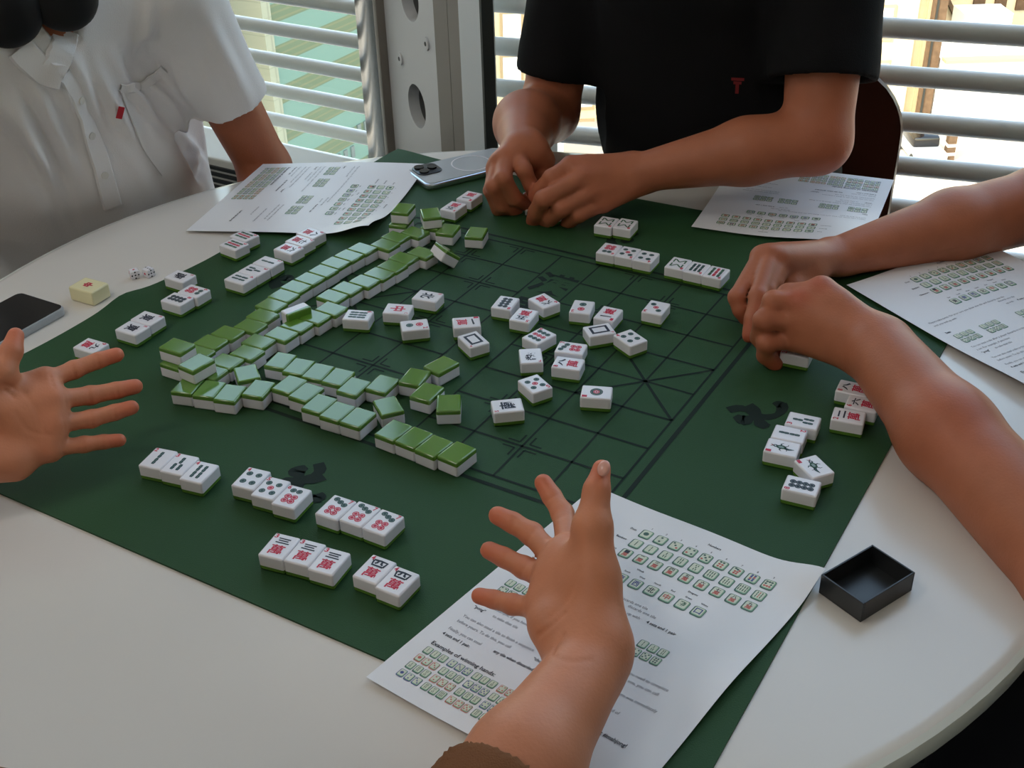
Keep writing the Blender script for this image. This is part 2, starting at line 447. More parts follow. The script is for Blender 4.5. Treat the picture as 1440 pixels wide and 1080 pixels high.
q = bp_(1388, 40, 66.0); q2 = bp_(1388, 20, 66.0); q3 = bp_(1388, 57, 66.0)
MB().box((q[0] - wa[0], 5.0, (q2[2] + q3[2]) / 2 - GZ), (2.6, 2.0, q2[2] - q3[2]), M_WWHITE).build('plant_room', wbld)
st = empty('brick_chimney_stack', (bp_(1302, 130, 62.6)[0], 62.6, GZ)); tag(st, 'narrow brown brick stack between the sandstone and white buildings outside', 'chimney')
MB().box((0, 0, 6.0), (0.62, 0.6, 12.0), M_BROWN).build('shaft', st)
MB().box((-0.22, -0.32, 6.0), (0.10, 0.1, 11.9), M_GASKET).build('downpipe', st)
tr = bp_(1318, 30, 70.0)
tb = empty('gabled_building', (tr[0], 73.0, GZ)); tag(tb, 'sand coloured building with brown gables and dormers at upper right outside', 'building')
zt = tr[2] - GZ
MB().box((4.5, 3, zt / 2 + 1.5), (14, 6, zt + 3), M_SAND).build('facade', tb)
for dx in (-1.2, 1.3):
    g_ = MB()
    for s_ in (-1, 1):
        g_.box((dx + s_ * 0.55, -0.2, zt - 0.2), (0.22, 0.3, 2.2), M_BROWN, rot=Matrix.Rotation(s_ * -0.55, 3, 'Y'))
    g_.build('gable_frame', tb)
for dx in (3.4, 4.7, 6.0, 7.4):
    MB().box((dx, -0.05, zt + 0.3), (0.7, 0.2, 1.2), M_BROWN).build('dormer_window', tb)
# street furniture low down at the right
q = bp_(1333, 226, 57.0)
bo = empty('street_bollard', (q[0], 57.0, GZ)); tag(bo, 'brown street bollard with white bands outside below the louvres', 'bollard')
b = MB(); b.box((0, 0, 0.75), (0.42, 0.42, 1.5), M_BROWN).build('post', bo)
for zz in (0.35, 0.8): MB().box((0, 0, zz), (0.46, 0.46, 0.14), M_WWHITE).build('white_band', bo)
q = bp_(1296, 232, 57.0)
car = empty('parked_car', (q[0], 57.5, GZ)); tag(car, 'grey car parked outside beside the brown chair back', 'car')
MB().box((0, 0, 0.5), (1.6, 3.6, 0.55), mat('grey car paint', (0.30, 0.32, 0.34), 0.35)).build('car_body', car, bevel=0.15, smooth=True)
MB().box((0, 0.2, 1.0), (1.35, 1.9, 0.6), M_BLACKGL).build('car_cabin', car, bevel=0.15, smooth=True)
for sx in (-0.75, 0.75):
    for sy in (-1.15, 1.15): MB().tube((sx - 0.08, sy, 0.3), (sx + 0.08, sy, 0.3), 0.3, M_GASKET, 16).build('wheel', car)

# ------------------------------------------------------------------ table
TC = (-0.051, 1.0597); TR_ = 0.6009; ZT = TZ - 0.002
def lathe(prof, n, material, mb=None):
    mb = mb or MB(); vs = []; fs = []; m = len(prof)
    for i in range(n):
        t = 2 * PI * i / n
        for r, z in prof: vs.append((r * math.cos(t), r * math.sin(t), z))
    for i in range(n):
        j = (i + 1) % n
        for k in range(m - 1): fs.append((i * m + k, j * m + k, j * m + k + 1, i * m + k + 1))
    return mb.add(vs, fs, material)
table = empty('round_table', (TC[0], TC[1], 0)); tag(table, 'large round white table the game is laid out on', 'table')
R = TR_
top = lathe([(0.0001, ZT), (R - 0.014, ZT), (R - 0.009, ZT - 0.0006), (R - 0.006, ZT - 0.002)], 128, M_TABLE)
lathe([(R - 0.006, ZT - 0.002), (R - 0.001, ZT - 0.0035), (R, ZT - 0.006), (R, ZT - 0.020), (R - 0.002, ZT - 0.024), (R - 0.02, ZT - 0.025), (0.0001, ZT - 0.025)], 128, M_EDGE, top)
top.build('tabletop', table, smooth=True)
lathe([(0.22, ZT - 0.0255), (0.22, ZT - 0.034), (0.045, ZT - 0.038), (0.045, 0.05), (0.30, 0.022), (0.31, 0.012), (0.31, 0.001), (0.0001, 0.001)], 48, M_COLW).build('pedestal', table, smooth=True)

# ------------------------------------------------------------------ green mat with its printed chess board
BO = np.array([0.28425, 1.16042]); BTH = -0.54815; CELL = 0.051655
E1 = np.array([math.cos(BTH), math.sin(BTH)]); E2 = np.array([math.sin(BTH), -math.cos(BTH)])
def bd(i, j): return BO + E1 * (-i * CELL) + E2 * (j * CELL)       # i ranks from the right edge, j files
cR = bd(-3.69, -4.0); cB = bd(-3.69, 12.47); cL = bd(12.71, 12.47); cT = at(562, 214)[:2]
def mat_edge(s):
    return 0.004 * math.sin(9 * s + 1.0) + 0.003 * math.sin(23 * s)
NM = 80
mv = []; 
for a in range(NM + 1):
    for b in range(NM + 1):
        u, v = a / NM, b / NM                       # u from right side (R-B) to left side (T-L); v from far (R-T) to near (B-L)
        p = (cR * (1 - u) * (1 - v) + cB * (1 - u) * v + cT * u * (1 - v) + cL * u * v)
        p = p + (-E1) * (mat_edge(v) * u ** 8) - E2 * 0.003 * math.sin(7 * u) * (1 - v) ** 8
        z = TZ
        dT = np.linalg.norm(p - cT); z += 0.004 * math.exp(-(dT / 0.05) ** 2) + 0.006 * math.exp(-((u - 1) / 0.02) ** 2) * math.exp(-((v - 0.62) / 0.03) ** 2)
        mv.append((p[0], p[1], z))
idx = lambda a, b: a * (NM + 1) + b
mf = [(idx(a, b), idx(a, b + 1), idx(a + 1, b + 1), idx(a + 1, b)) for a in range(NM) for b in range(NM)]
lo = [(x, y, z - 0.0018) for x, y, z in mv]; k0 = len(mv)
mfl = [tuple(i + k0 for i in f[::-1]) for f in mf]
rim = [idx(a, 0) for a in range(NM)] + [idx(NM, b) for b in range(NM)] + [idx(a, NM) for a in range(NM, 0, -1)] + [idx(0, b) for b in range(NM, 0, -1)]
mfs = [(rim[i], rim[(i + 1) % len(rim)], rim[(i + 1) % len(rim)] + k0, rim[i] + k0) for i in range(len(rim))]
mm = MB(); mm.add(mv + lo, mf + mfl + mfs, M_MAT)
bm = bmesh.new(); me = mm.mesh('playing_mat'); bm.from_mesh(me); bmesh.ops.recalc_face_normals(bm, faces=bm.faces); bm.to_mesh(me); bm.free()
for p in me.polygons: p.use_smooth = True
me.set_sharp_from_angle(angle=math.radians(50))
playing_mat = link('playing_mat', me); tag(playing_mat, 'dark green square playing mat printed with a chess board grid', 'mat')
pr = MB(); ZP = TZ + 0.00025
def pline(p, q, w=0.0030):
    p = np.array(p); q = np.array(q); d = (q - p) / np.linalg.norm(q - p); n = np.array([-d[1], d[0]]) * w / 2
    a, b, c, e = p + n, q + n, q - n, p - n
    pr.add([(x, y, ZP) for x, y in (e, c, b, a)], [(0, 1, 2, 3)], M_MATPRINT)
for i in range(10): pline(bd(i, -0.0), bd(i, 8.0), 0.0022)
for j in range(9):
    if j in (0, 8): pline(bd(0, j), bd(9, j), 0.0028)
    else: pline(bd(0, j), bd(4, j), 0.0028); pline(bd(5, j), bd(9, j), 0.0028)
for i0 in (0, 7): pline(bd(i0, 3), bd(i0 + 2, 5)); pline(bd(i0, 5), bd(i0 + 2, 3))
o_ = 0.24
for a, b in (((-o_, -o_), (9 + o_, -o_)), ((9 + o_, -o_), (9 + o_, 8 + o_)), ((9 + o_, 8 + o_), (-o_, 8 + o_)), ((-o_, 8 + o_), (-o_, -o_))):
    pline(bd(*a), bd(*b), 0.0044)
for (i, j) in [(2, 1), (2, 7), (7, 1), (7, 7)] + [(r, c) for r in (3, 6) for c in (0, 2, 4, 6, 8)]:
    for si in (-1, 1):
        for sj in (-1, 1):
            if (j == 0 and sj < 0) or (j == 8 and sj > 0): continue
            a = 0.10; L = 0.34
            pline(bd(i + si * a, j + sj * a), bd(i + si * L, j + sj * a), 0.0020); pline(bd(i + si * a, j + sj * a), bd(i + si * a, j + sj * L), 0.0020)
for ch, j in (('漢', 1.3), ('界', 2.6)):
    v, f = glyph_fit(ch, 0, 0, 0.05, 0.05, 0.03); c = bd(4.5, j)
    rot = math.atan2(E1[1], E1[0]); Rm = np.array([[math.cos(rot), -math.sin(rot)], [math.sin(rot), math.cos(rot)]])
    pr.add([(*(Rm @ q + c), ZP) for q in v], f, M_MATPRINT)
# brush-like flourish in the middle of every margin (drawn once from its strokes, then turned round)
FL = [([(1024, 577), (1040, 574), (1052, 578), (1062, 584), (1078, 587), (1094, 583), (1100, 574), (1097, 568)], [6, 7, 4, 6, 6, 4, 7, 8]),
      ([(1034, 585), (1046, 591), (1056, 588), (1068, 588)], [4, 10, 5, 3]), ([(1052, 570), (1062, 577), (1066, 586)], [7, 6, 4]),
      ([(1066, 588), (1070, 596), (1078, 602)], [4, 8, 4]), ([(1090, 571), (1096, 569), (1102, 573)], [5, 7, 6]), ([(1078, 600), (1070, 594), (1058, 590)], [6, 4, 2])]
org = bd(-1.36, 3.9)
for (i, j, q) in ((-1.36, 3.9, 0), (4.6, 9.75, 1), (10.2, 4.3, 2), (4.5, -1.7, 3)):
    for fk, (pts, wd) in enumerate(FL):
        W = np.array([at(*p)[:2] for p in pts]) - org; wm = np.array(wd) * 0.0017
        ang = -q * PI / 2; Rm = np.array([[math.cos(ang), -math.sin(ang)], [math.sin(ang), math.cos(ang)]])
        P = smooth_path((Rm @ W.T).T + bd(i, j), 18); v, f = stroke(P, np.interp(np.linspace(0, 1, 18), np.linspace(0, 1, len(wd)), wm))
        pr.add([(*p, ZP + 0.00004 * (fk + 1)) for p in v], f, M_MATPRINT)
pr.build('printed_board', playing_mat)

# ------------------------------------------------------------------ mahjong tiles
TW, TH, TT, TG = 0.0230, 0.0295, 0.0155, 0.0044
def rounded_block(w, h, t, r=0.0016, seg=3):
    bm = bmesh.new(); bmesh.ops.create_cube(bm, size=1.0)
    bmesh.ops.scale(bm, vec=(w, h, t), verts=bm.verts); bmesh.ops.translate(bm, vec=(0, 0, t / 2), verts=bm.verts)
    bmesh.ops.bevel(bm, geom=list(bm.edges), offset=r, segments=seg, affect='EDGES', profile=0.5)
    return bm
def cut_block(z, keep_above, zflip=False, w=TW, h=TH, t=TT):
    bm = rounded_block(w, h, t)
    if zflip:
        for v in bm.verts: v.co.z = t - v.co.z
        bmesh.ops.reverse_faces(bm, faces=bm.faces)
    g = list(bm.verts) + list(bm.edges) + list(bm.faces)
    bmesh.ops.bisect_plane(bm, geom=g, plane_co=(0, 0, z), plane_no=(0, 0, 1), clear_outer=not keep_above, clear_inner=keep_above)
    bmesh.ops.holes_fill(bm, edges=[e for e in bm.edges if len(e.link_faces) == 1])
    bmesh.ops.recalc_face_normals(bm, faces=bm.faces)
    return bm
def bm_to(mesh_name, bm, mats, extra=None):
    me = bpy.data.meshes.new(mesh_name)
    if extra: 
        v, f, mi = extra; base = [bm.verts.new(p) for p in v]
        for ff, k in zip(f, mi):
            try: fc = bm.faces.new([base[i] for i in ff]); fc.material_index = k; fc.smooth = False
            except ValueError: pass
    bm.to_mesh(me); bm.free()
    for m in mats: me.materials.append(m)
    me.set_sharp_from_angle(angle=math.radians(35))
    for p in me.polygons: p.use_smooth = p.material_index == 0 and p.area < 4e-5
    return me
ME_BACK_BOTTOM = bm_to('back', cut_block(TG, False), [M_TGREEN])
ME_BACK_TOP = bm_to('back', cut_block(TT - TG, True), [M_TGREEN])
ME_BODY_DOWN = bm_to('body', cut_block(TT - TG, False), [M_TWHITE])

FM = [M_TWHITE, M_RED, M_TEAL, M_NAVY, M_GRN, M_PALE]
def face_design(kind):
    """printed face: (verts, faces, material index) in tile coordinates, +y is the top of the character"""
    V, F, I = [], [], []
    zz = TT + 0.00012
    def put(v, f, m, dz=0.0):
        k = len(V); V.extend([(float(x), float(y), zz + dz) for x, y in v]); F.extend([tuple(i + k for i in g) for g in f]); I.extend([m] * len(f))
    def poly(p, m, dz=0.0): put(p, [tuple(range(len(p)))], m, dz)
    def dot(x, y, r, m):
        r *= 1.08; poly(disc(x, y, r, 16), m); poly(disc(x, y, r * 0.66, 14), 5 if m != 1 else 0, 0.00003); poly(disc(x, y, r * 0.56, 12), m, 0.00006)
    def stick(x, y, L, m, w=0.0023):
        for s in (-1, 1):
            poly([(x - w * 0.62, y + s * 0.00005), (x + w * 0.62, y + s * 0.00005), (x + w * 0.75, y + s * L * 0.22), (x + w * 0.55, y + s * L / 2), (x - w * 0.55, y + s * L / 2), (x - w * 0.75, y + s * L * 0.22)][::s], m)
            poly([(x - 0.00012, y + s * L * .1), (x + 0.00012, y + s * L * .1), (x + 0.00012, y + s * L * .4), (x - 0.00012, y + s * L * .4)][::s], 5, 0.00003)
    def char(t, x, y, w, h, m, bold=0.012): v, f = glyph_fit(t, x, y, w, h, bold); put(v, f, m)
    a, n = kind[0], kind[1:]
    red_n = lambda t, left=True: char(t, -0.0082 if left else 0.0082, 0.0108, 0.0034, 0.0050, 1, 0.03)
    if a == 'd':                                     # circles
        n = int(n)
        if n == 1:
            for r, m in ((0.0062, 2), (0.0053, 5), (0.0048, 2), (0.0036, 5), (0.0031, 1), (0.0018, 0), (0.0012, 1)): poly(disc(0, 0, r, 24), m, (0.0062 - r) * 0.01)
        elif n == 2: dot(0, 0.0052, 0.0036, 1); dot(0, -0.0052, 0.0036, 2)
        elif n == 3: dot(-0.0048, 0.0058, 0.0028, 2); dot(0, 0, 0.0028, 1); dot(0.0048, -0.0058, 0.0028, 2)
        elif n == 4:
            for x in (-1, 1):
                for y in (-1, 1): dot(x * 0.0046, y * 0.0056, 0.0028, 2)
        elif n == 5:
            for x in (-1, 1):
                for y in (-1, 1): dot(x * 0.0050, y * 0.0058, 0.0027, 2)
            dot(0, 0, 0.0027, 1)
        elif n == 6:
            for x in (-1, 1):
                dot(x * 0.0030, 0.0078, 0.0027, 2)
                for y in (0, -0.0058): dot(x * 0.0031, -0.0006 + y, 0.0030, 1)
        elif n == 7:
            for k in (-1, 0, 1): dot(k * 0.0050, 0.0074 - k * 0.0022, 0.0026, 2)
            for x in (-1, 1):
                for y in (0, -0.0056): dot(x * 0.0030, -0.0018 + y, 0.0028, 1)
        elif n == 8:
            for x in (-1, 1):
                for y in range(4): dot(x * 0.0028, 0.0080 - y * 0.0053, 0.0026, 3 if n == 8 else 2)
        elif n == 9:
            for y in (-1, 0, 1):
                for x in (-1, 0, 1): dot(x * 0.0056, y * 0.0070, 0.0026, 1 if y == 0 else 2)
        red_n(str(n), n not in (2, 3, 7))
    elif a == 'b':                                   # bamboo
        n = int(n)
        if n == 1:
            poly(disc(0.000, 0.0010, 0.0030, 14, 0.0044), 4); poly(disc(0.0006, 0.0062, 0.0020, 12), 2); poly(disc(0.0006, 0.0064, 0.0008, 8), 0, 0.00004)
            poly(disc(0, 0.0012, 0.0015, 10, 0.0026), 5, 0.00004)
            put(*stroke([(-0.001, -0.002), (-0.002, -0.006), (-0.001, -0.0105)], [0.003, 0.0025, 0.0006]), 2)
            for s in (-1, 1):
                put(*stroke([(s * 0.0015, 0.001), (s * 0.0045, 0.002), (s * 0.0062, 0.000)], [0.0014, 0.0012, 0.0005]), 2); put(*stroke([(s * 0.001, -0.002), (s * 0.003, -0.0045), (s * 0.0052, -0.0045)], [0.001, 0.0008, 0.0005]), 3)
            for k in (-1, 0, 1): put(*stroke([(0.0006, 0.0078), (0.0006 + k * 0.0018, 0.0104)], [0.0008, 0.0004]), 1 if k == 0 else 2)
        elif n == 8:
            for s in (-1, 1):
                put(*stroke([(-0.0066, s * 0.0096), (-0.0066, s * 0.0014)], [0.0018, 0.0018]), 4); put(*stroke([(0.0066, s * 0.0096), (0.0066, s * 0.0014)], [0.0018, 0.0018]), 4)
                put(*stroke([(-0.0056, s * 0.0090), (0, s * 0.0030)], [0.0018, 0.0018]), 4); put(*stroke([(0.0056, s * 0.0090), (0, s * 0.0030)], [0.0018, 0.0018]), 4)
        else:
            rows = {2: [1, 1], 3: [1, 2], 4: [2, 2], 5: [2, 1, 2], 6: [3, 3], 7: [1, 3, 3], 9: [3, 3, 3]}[n]
            Ls = 0.0092 if len(rows) == 2 else 0.0066
            for ri, c in enumerate(rows):
                y = (len(rows) - 1) / 2 * (Ls + 0.0004) - ri * (Ls + 0.0004)
                for k in range(c):
                    x = (k - (c - 1) / 2) * (0.0050 if c == 3 else 0.0058)
                    stick(x, y, Ls, 1 if (n == 9 and k == 1) else (2 if n != 9 else 4))
        red_n(str(n))
    elif a == 'w':                                   # characters
        n = int(n)
        if n == 1: put(*stroke([(-0.0060, 0.0062), (0, 0.0068), (0.0060, 0.0076)], [0.0014, 0.0018, 0.0022]), 3)
        elif n == 8: put(*stroke([(-0.001, 0.0098), (-0.0030, 0.0066), (-0.0058, 0.0042)], [0.0020, 0.0018, 0.0008]), 3); put(*stroke([(0.0008, 0.0098), (0.0028, 0.0066), (0.0060, 0.0042)], [0.0012, 0.0020, 0.0024]), 3)
        elif n == 4:
            for pts in ([(-0.0062, 0.0092), (0, 0.0098), (0.0062, 0.0094), (0.0050, 0.0036)], [(-0.0062, 0.0092), (-0.0050, 0.0036), (0.0050, 0.0036)], [(-0.0016, 0.0094), (-0.0022, 0.0068), (-0.0036, 0.0056)], [(0.0016, 0.0094), (0.0018, 0.0066), (0.0036, 0.0058)]):
                put(*stroke(pts, [0.0019] * len(pts)), 3, 0.00003)
        else: char('一二三四五六七八九'[n - 1], 0.0004, 0.0064, 0.0122, 0.0074 if n > 3 else 0.0064, 3, 0.026 if n > 3 else 0.05)
        char('萬', 0, -0.0048, 0.0122, 0.0118, 1, 0.020)
        red_n(str(n))
    elif a == 'h':                                   # winds and dragons
        if n == 'W':
            for s, m in ((1.0, 3), (0.66, 0)):
                x, y = 0.0070 * s if s == 1 else 0.0044, 0.0098 if s == 1 else 0.0070
                poly([(-x, -y), (x, -y), (x, y), (-x, y)], m, 0.0 if s == 1 else 0.00004)
            char('P', 0.0088, 0.0112, 0.0024, 0.0034, 1, 0.02)
        elif n == 'C': char('中', 0, 0.0, 0.0110, 0.0170, 1, 0.03); char('C', 0.0084, 0.0112, 0.0024, 0.0036, 1, 0.02)
        elif n == 'F': char('發', 0, 0.0016, 0.0124, 0.0148, 3, 0.02); char('F', -0.0082, 0.0112, 0.0024, 0.0036, 1, 0.02)
        else:
            ch, lt = {'E': ('東', 'E'), 'S': ('南', 'S'), 'N': ('北', 'N'), 'X': ('西', 'W')}[n]
            char(ch, 0, 0.0, 0.0124, 0.0150, 3, 0.03); char(lt, -0.0082, 0.0112, 0.0026, 0.0040, 1, 0.02)
    return V, F, I
_fm = {}
def face_mesh(kind):
    if kind not in _fm: _fm[kind] = bm_to('body', cut_block(TG, True), FM, face_design(kind))
    return _fm[kind]

TILES = []      # dict(x,y,z,ang,kind,label,group)
def add_tile(px, py, U, kind, label, level=0, group=None):
    z0 = level * TT
    c = at(px, py, z0 + TT); d = at(px + U[0], py + U[1], z0 + TT) - c
    TILES.append(dict(p=np.array(c[:2]), ang=math.atan2(d[1], d[0]) - PI / 2, z=z0, level=level, kind=kind, label=label, group=group))

def under(px, py, dx=0.0, dy=0.0):
    """photograph point of the top of a tile lying right below a raised one"""
    P = at(px, py, 2 * TT) + np.array([dx, dy, -TT]) - CAM; Zd = P @ FW
    return 720 + F_PX * (P @ RT) / Zd, 540 - F_PX * (P @ UP) / Zd
ORD = 'first second third fourth fifth sixth seventh eighth ninth tenth eleventh twelfth thirteenth fourteenth fifteenth sixteenth seventeenth'.split()
GW = 'face down tiles of the wall'
def wall(pts, fmt, gname, U=None, level=0):
    for n, q in enumerate(pts):
        add_tile(q[0], q[1], q[2] if len(q) > 2 else U, 'down', fmt % ORD[n], level, gname)
UA = (26, 8)
wall([(581, 327.6), (552, 335.4), (538.3, 345.1), (504.3, 352.3), (487.8, 360.7), (470.3, 370.4), (452.8, 381.5), (435.3, 391.8), (416.8, 402.9), (400.7, 414.6), (383.8, 427.2), (373, 441.2), (356.5, 454.8), (325.4, 464.3), (302, 477), (288.5, 488.5)],
     'green-backed tile, %s from the top right end of the far diagonal wall row', GW, UA)
wall([(589.9, 356.8), (560.7, 366.5), (547, 376.6), (528.2, 387.3), (509.2, 397), (485.8, 406.4), (466.4, 417), (464.4, 434.6), (444, 444.3), (418.7, 456), (398.3, 467.6), (367.7, 477), (351.7, 492.5), (326.4, 505), (305, 518)],
     'green-backed tile, %s from the top right end of the inner diagonal wall row', GW, UA)
wall([(264, 541.5, (20, -22)), (300, 543, (19, -22)), (326.4, 552.8, (20, -24)), (367.2, 545, (20, -22)), (407, 542, (23, -18)), (432.4, 551.8, (23, -18)), (446.5, 566.4, (22, -19)), (468.5, 576.5, (22, -19)), (498.3, 585.3, (22, -19))],
     'green-backed tile, %s from the left in the nearest outer wall row', GW)
wall([(396.4, 507, (20, -20)), (422.6, 515.8, (20, -20)), (449.5, 523.2, (20, -20)), (473.5, 529.4, (20, -19)), (496.4, 543, (20, -18)), (536, 539, (21, -20)), (580, 528.5, (17, -20)), (619.9, 513, (27, -15))],
     'green-backed tile, %s from the left in the pale reflecting inner near row', GW)
wall([(554.7, 605.3), (582, 615), (610, 626.7), (641, 635.4)], 'green-backed tile, %s from the left in the separate nearest row of four', GW, (23, -18))
add_tile(600.4, 550.8, (20, -19), 'down', 'loose green-backed tile behind the upright one near the mat centre', 0, GW)
add_tile(630.6, 566.4, (1, -24), 'down', 'green-backed tile standing square to the camera right of the near rows', 0, GW)
add_tile(546, 570.3, (12, 20), 'down', 'green-backed tile turned askew just behind the row of four', 0, GW)
add_tile(345.8, 523.6, (6, 17), 'down', 'green-backed tile turned askew at the left crook of the wall', 0, GW)
add_tile(248.6, 486, (29, 9), 'down', 'leftmost raised green-backed tile on top of the wall corner', 1, GW)
add_tile(*under(248.6, 486, 0.004, 0.002), (29, 9), 'down', 'lower tile hidden under the leftmost raised tile of the wall', 0, GW)
add_tile(275.8, 509.5, (28, -16), 'down', 'raised green-backed tile at the wall corner, nearer of the two', 1, GW)
add_tile(566.7, 292.5, (11, -13), 'down', 'raised green-backed tile at the far wall end beside the paper', 1, GW)
add_tile(564, 311, (11, -13), 'down', 'lower tile under the raised one beside the far paper', 0, GW)
add_tile(605.6, 299.3, (5, 14), 'down', 'raised tile straddling two others at the far wall end', 1, GW)
add_tile(599.5, 322, (11, -13), 'down', 'left supporting tile under the raised straddling one', 0, GW)
add_tile(627, 321.7, (11, -13), 'down', 'right supporting tile under the raised straddling one', 0, GW)
add_tile(669.7, 326.5, (8, -14), 'down', 'single green-backed tile standing apart at the far right of the wall', 0, GW)

# --- face-up melds in front of the near left player
UN = (27, -27)
G1 = 'face up sets on the near left of the mat'
for px, py, k, t in ((224.3, 645, 'b2', 'two bamboo sticks, left of the near left set'), (251.5, 652.5, 'b3', 'three bamboo sticks, middle of the near left set'), (279, 663.5, 'b4', 'four bamboo sticks, right of the near left set')):
    add_tile(px, py, UN, k, 'white tile with ' + t, 0, G1)
for px, py, k, t in ((353, 673, 'd4', 'four dark circles'), (381.3, 686.8, 'd5', 'five circles around a red centre'), (409.4, 698.5, 'd6', 'two dark and four red circles')):
    add_tile(px, py, (25, -26), k, 'white tile with ' + t + ' beside the black flourish', 0, G1)
for px, py, t in ((473, 714, 'left'), (506, 722.8, 'middle'), (538.3, 734.4, 'right')):
    add_tile(px, py, (28, -27), 'd7', 'white tile with seven circles, %s of three alike near the mat front' % t, 0, G1)
for px, py, t in ((393.5, 768.5, 'left'), (428.5, 777, 'middle'), (462.5, 789, 'right')):
    add_tile(px, py, (26, -31), 'w3', 'white tile numbered 3 in red, %s of the three alike characters' % t, 0, G1)
for px, py, t in ((526.7, 800.5, 'left'), (558.8, 817, 'right, nearest of all tiles')):
    add_tile(px, py, (27, -28), 'w4', 'white tile numbered 4 in red, %s of the pair' % t, 0, G1)
# --- sets along the left mat edge
UL = (27, 8); G2 = 'face up sets along the left mat edge'
add_tile(127.6, 486, UL, 'w9', 'white tile with red flower-like mark above the pointing fingers', 0, G2)
add_tile(186, 461.4, UL, 'hE', 'white tile with black wind character, left of a pair', 0, G2)
add_tile(207.4, 447.2, UL, 'hE', 'white tile with black wind character, right of a pair', 0, G2)
add_tile(253, 388.5, UL, 'hS', 'white tile with black character lying nearest the two dice', 0, G2)
add_tile(249, 420.6, UL, 'd8', 'white tile with dark block of eight circles by the left edge', 0, G2)
add_tile(272.5, 409.2, UL, 'd6', 'white tile with red and dark circles by the left edge', 0, G2)
for px, py, t in ((328.9, 343.8, 'nearer'), (343.5, 331.5, 'farther')):
    add_tile(px, py, (22, 8), 'b9', 'white tile with red and green stripes, %s of a pair' % t, 0, G2)
for px, py, k, t in ((337.5, 391.2, 'b4', 'four sticks, left'), (357, 380, 'b3', 'three sticks, middle'), (376.7, 368.6, 'b2', 'two sticks, right')):
    add_tile(px, py, UL, k, 'white tile with ' + t + ' of the set beside the far wall row', 0, G2)
for px, py, k, t in ((407, 349, 'w6', 'left'), (421.5, 338.6, 'w7', 'middle'), (436, 328.2, 'w8', 'right')):
    add_tile(px, py, (25, 8), k, 'white character tile, %s of three below the left paper' % t, 0, G2)
# --- sets of the person in black
UB = (-13, 14); G3 = 'face up sets in front of the person in black'
add_tile(637.6, 290.6, (-13, 9), 'w5', 'white tile with black and pink marks, nearer of two below the silver phone', 0, G3)
add_tile(660, 276, (-13, 9), 'w1', 'white tile with red mark, farther of two below the silver phone', 0, G3)
add_tile(854.3, 312.4, (-11, 12), 'b8', 'white tile with zigzag bamboo, left of a pair below the hands', 0, G3)
add_tile(878.5, 314.8, (-11, 12), 'b8', 'white tile with zigzag bamboo, right of a pair below the hands', 0, G3)
for px, py, k, t in ((857, 350.3, 'd6', 'red and dark circles, left'), (883, 355.2, 'd5', 'five circles, middle'), (908.5, 361, 'd4', 'four circles, right')):
    add_tile(px, py, UB, k, 'white tile with ' + t + ' of the set before the person in black', 0, G3)
for px, py, k, t in ((954, 370.7, 'b8', 'zigzag bamboo, left'), (980.4, 377.2, 'b6', 'six sticks, middle'), (1006.7, 383.3, 'b9', 'nine sticks, right')):
    add_tile(px, py, UB, k, 'white tile with ' + t + ' of the set nearest the right paper', 0, G3)
# --- discards in the middle of the board
G4 = 'discarded face up tiles on the board'
for px, py, U, k, t in (
    (710.6, 426, (-16, 20), 'd8', 'white tile with a dark block of circles at the top of the discards'),
    (765, 423, (19, 12), 'w6', 'white character tile touching the printed river writing'),
    (736.8, 443.5, (-16, 19), 'w5', 'white character tile below the dark circle block tile'),
    (818.5, 431.8, (-8, 18), 'd2', 'white tile with one dark and one red circle, upper right discards'),
    (855.4, 441.2, (-14, 16), 'w1', 'white tile with a single black stroke and red character'),
    (922.5, 432.8, (-16, 20), 'd3', 'white tile with three circles, rightmost of the discards'),
    (842.8, 464, (30, -5), 'hW', 'white tile with empty dark frame beside the four circle tile'),
    (886.5, 475, (-22, -15), 'd4', 'white tile with four dark circles near the palace cross'),
    (758.2, 472.5, (30, -16), 'd9', 'white tile with rows of red and dark circles in the centre'),
    (746.5, 500.5, (3, 22), 'hF', 'white tile with ornate dark character upright in the centre'),
    (803, 489.5, (-30, -4), 'd7', 'white tile with seven circles lying against another discard'),
    (799, 511, (-30, -4), 'w8', 'white tile with two black strokes and red character in front'),
    (752.4, 539.8, (17, 15), 'd5', 'white tile with five circles turned diagonally below the centre'),
    (713.5, 570.5, (-30, 3), 'hS', 'white tile with black wind character nearest of the discards'),
    (838.9, 551.6, (-30, -2), 'd1', 'white tile with one large ringed circle'),
    (503.3, 443.3, (28, 2), 'b6', 'white tile with six dark sticks beside the inner wall row'),
    (559.7, 434.5, (28, 2), 'hC', 'white tile with one red dragon character'),
    (601.5, 416.5, (28, 5), 'hN', 'white tile with dark character at upper left of the discards'),
    (583, 457.2, (28, -3), 'd2', 'white tile with dark and red circle below the red dragon tile'),
    (655.8, 453.2, (28, -2), 'w1', 'white tile with red character and one stroke behind the frame tile'),
    (665.6, 477.5, (14, 13), 'hW', 'white tile with empty dark frame left of the centre')):
    add_tile(px, py, U, k, t, 0, G4)
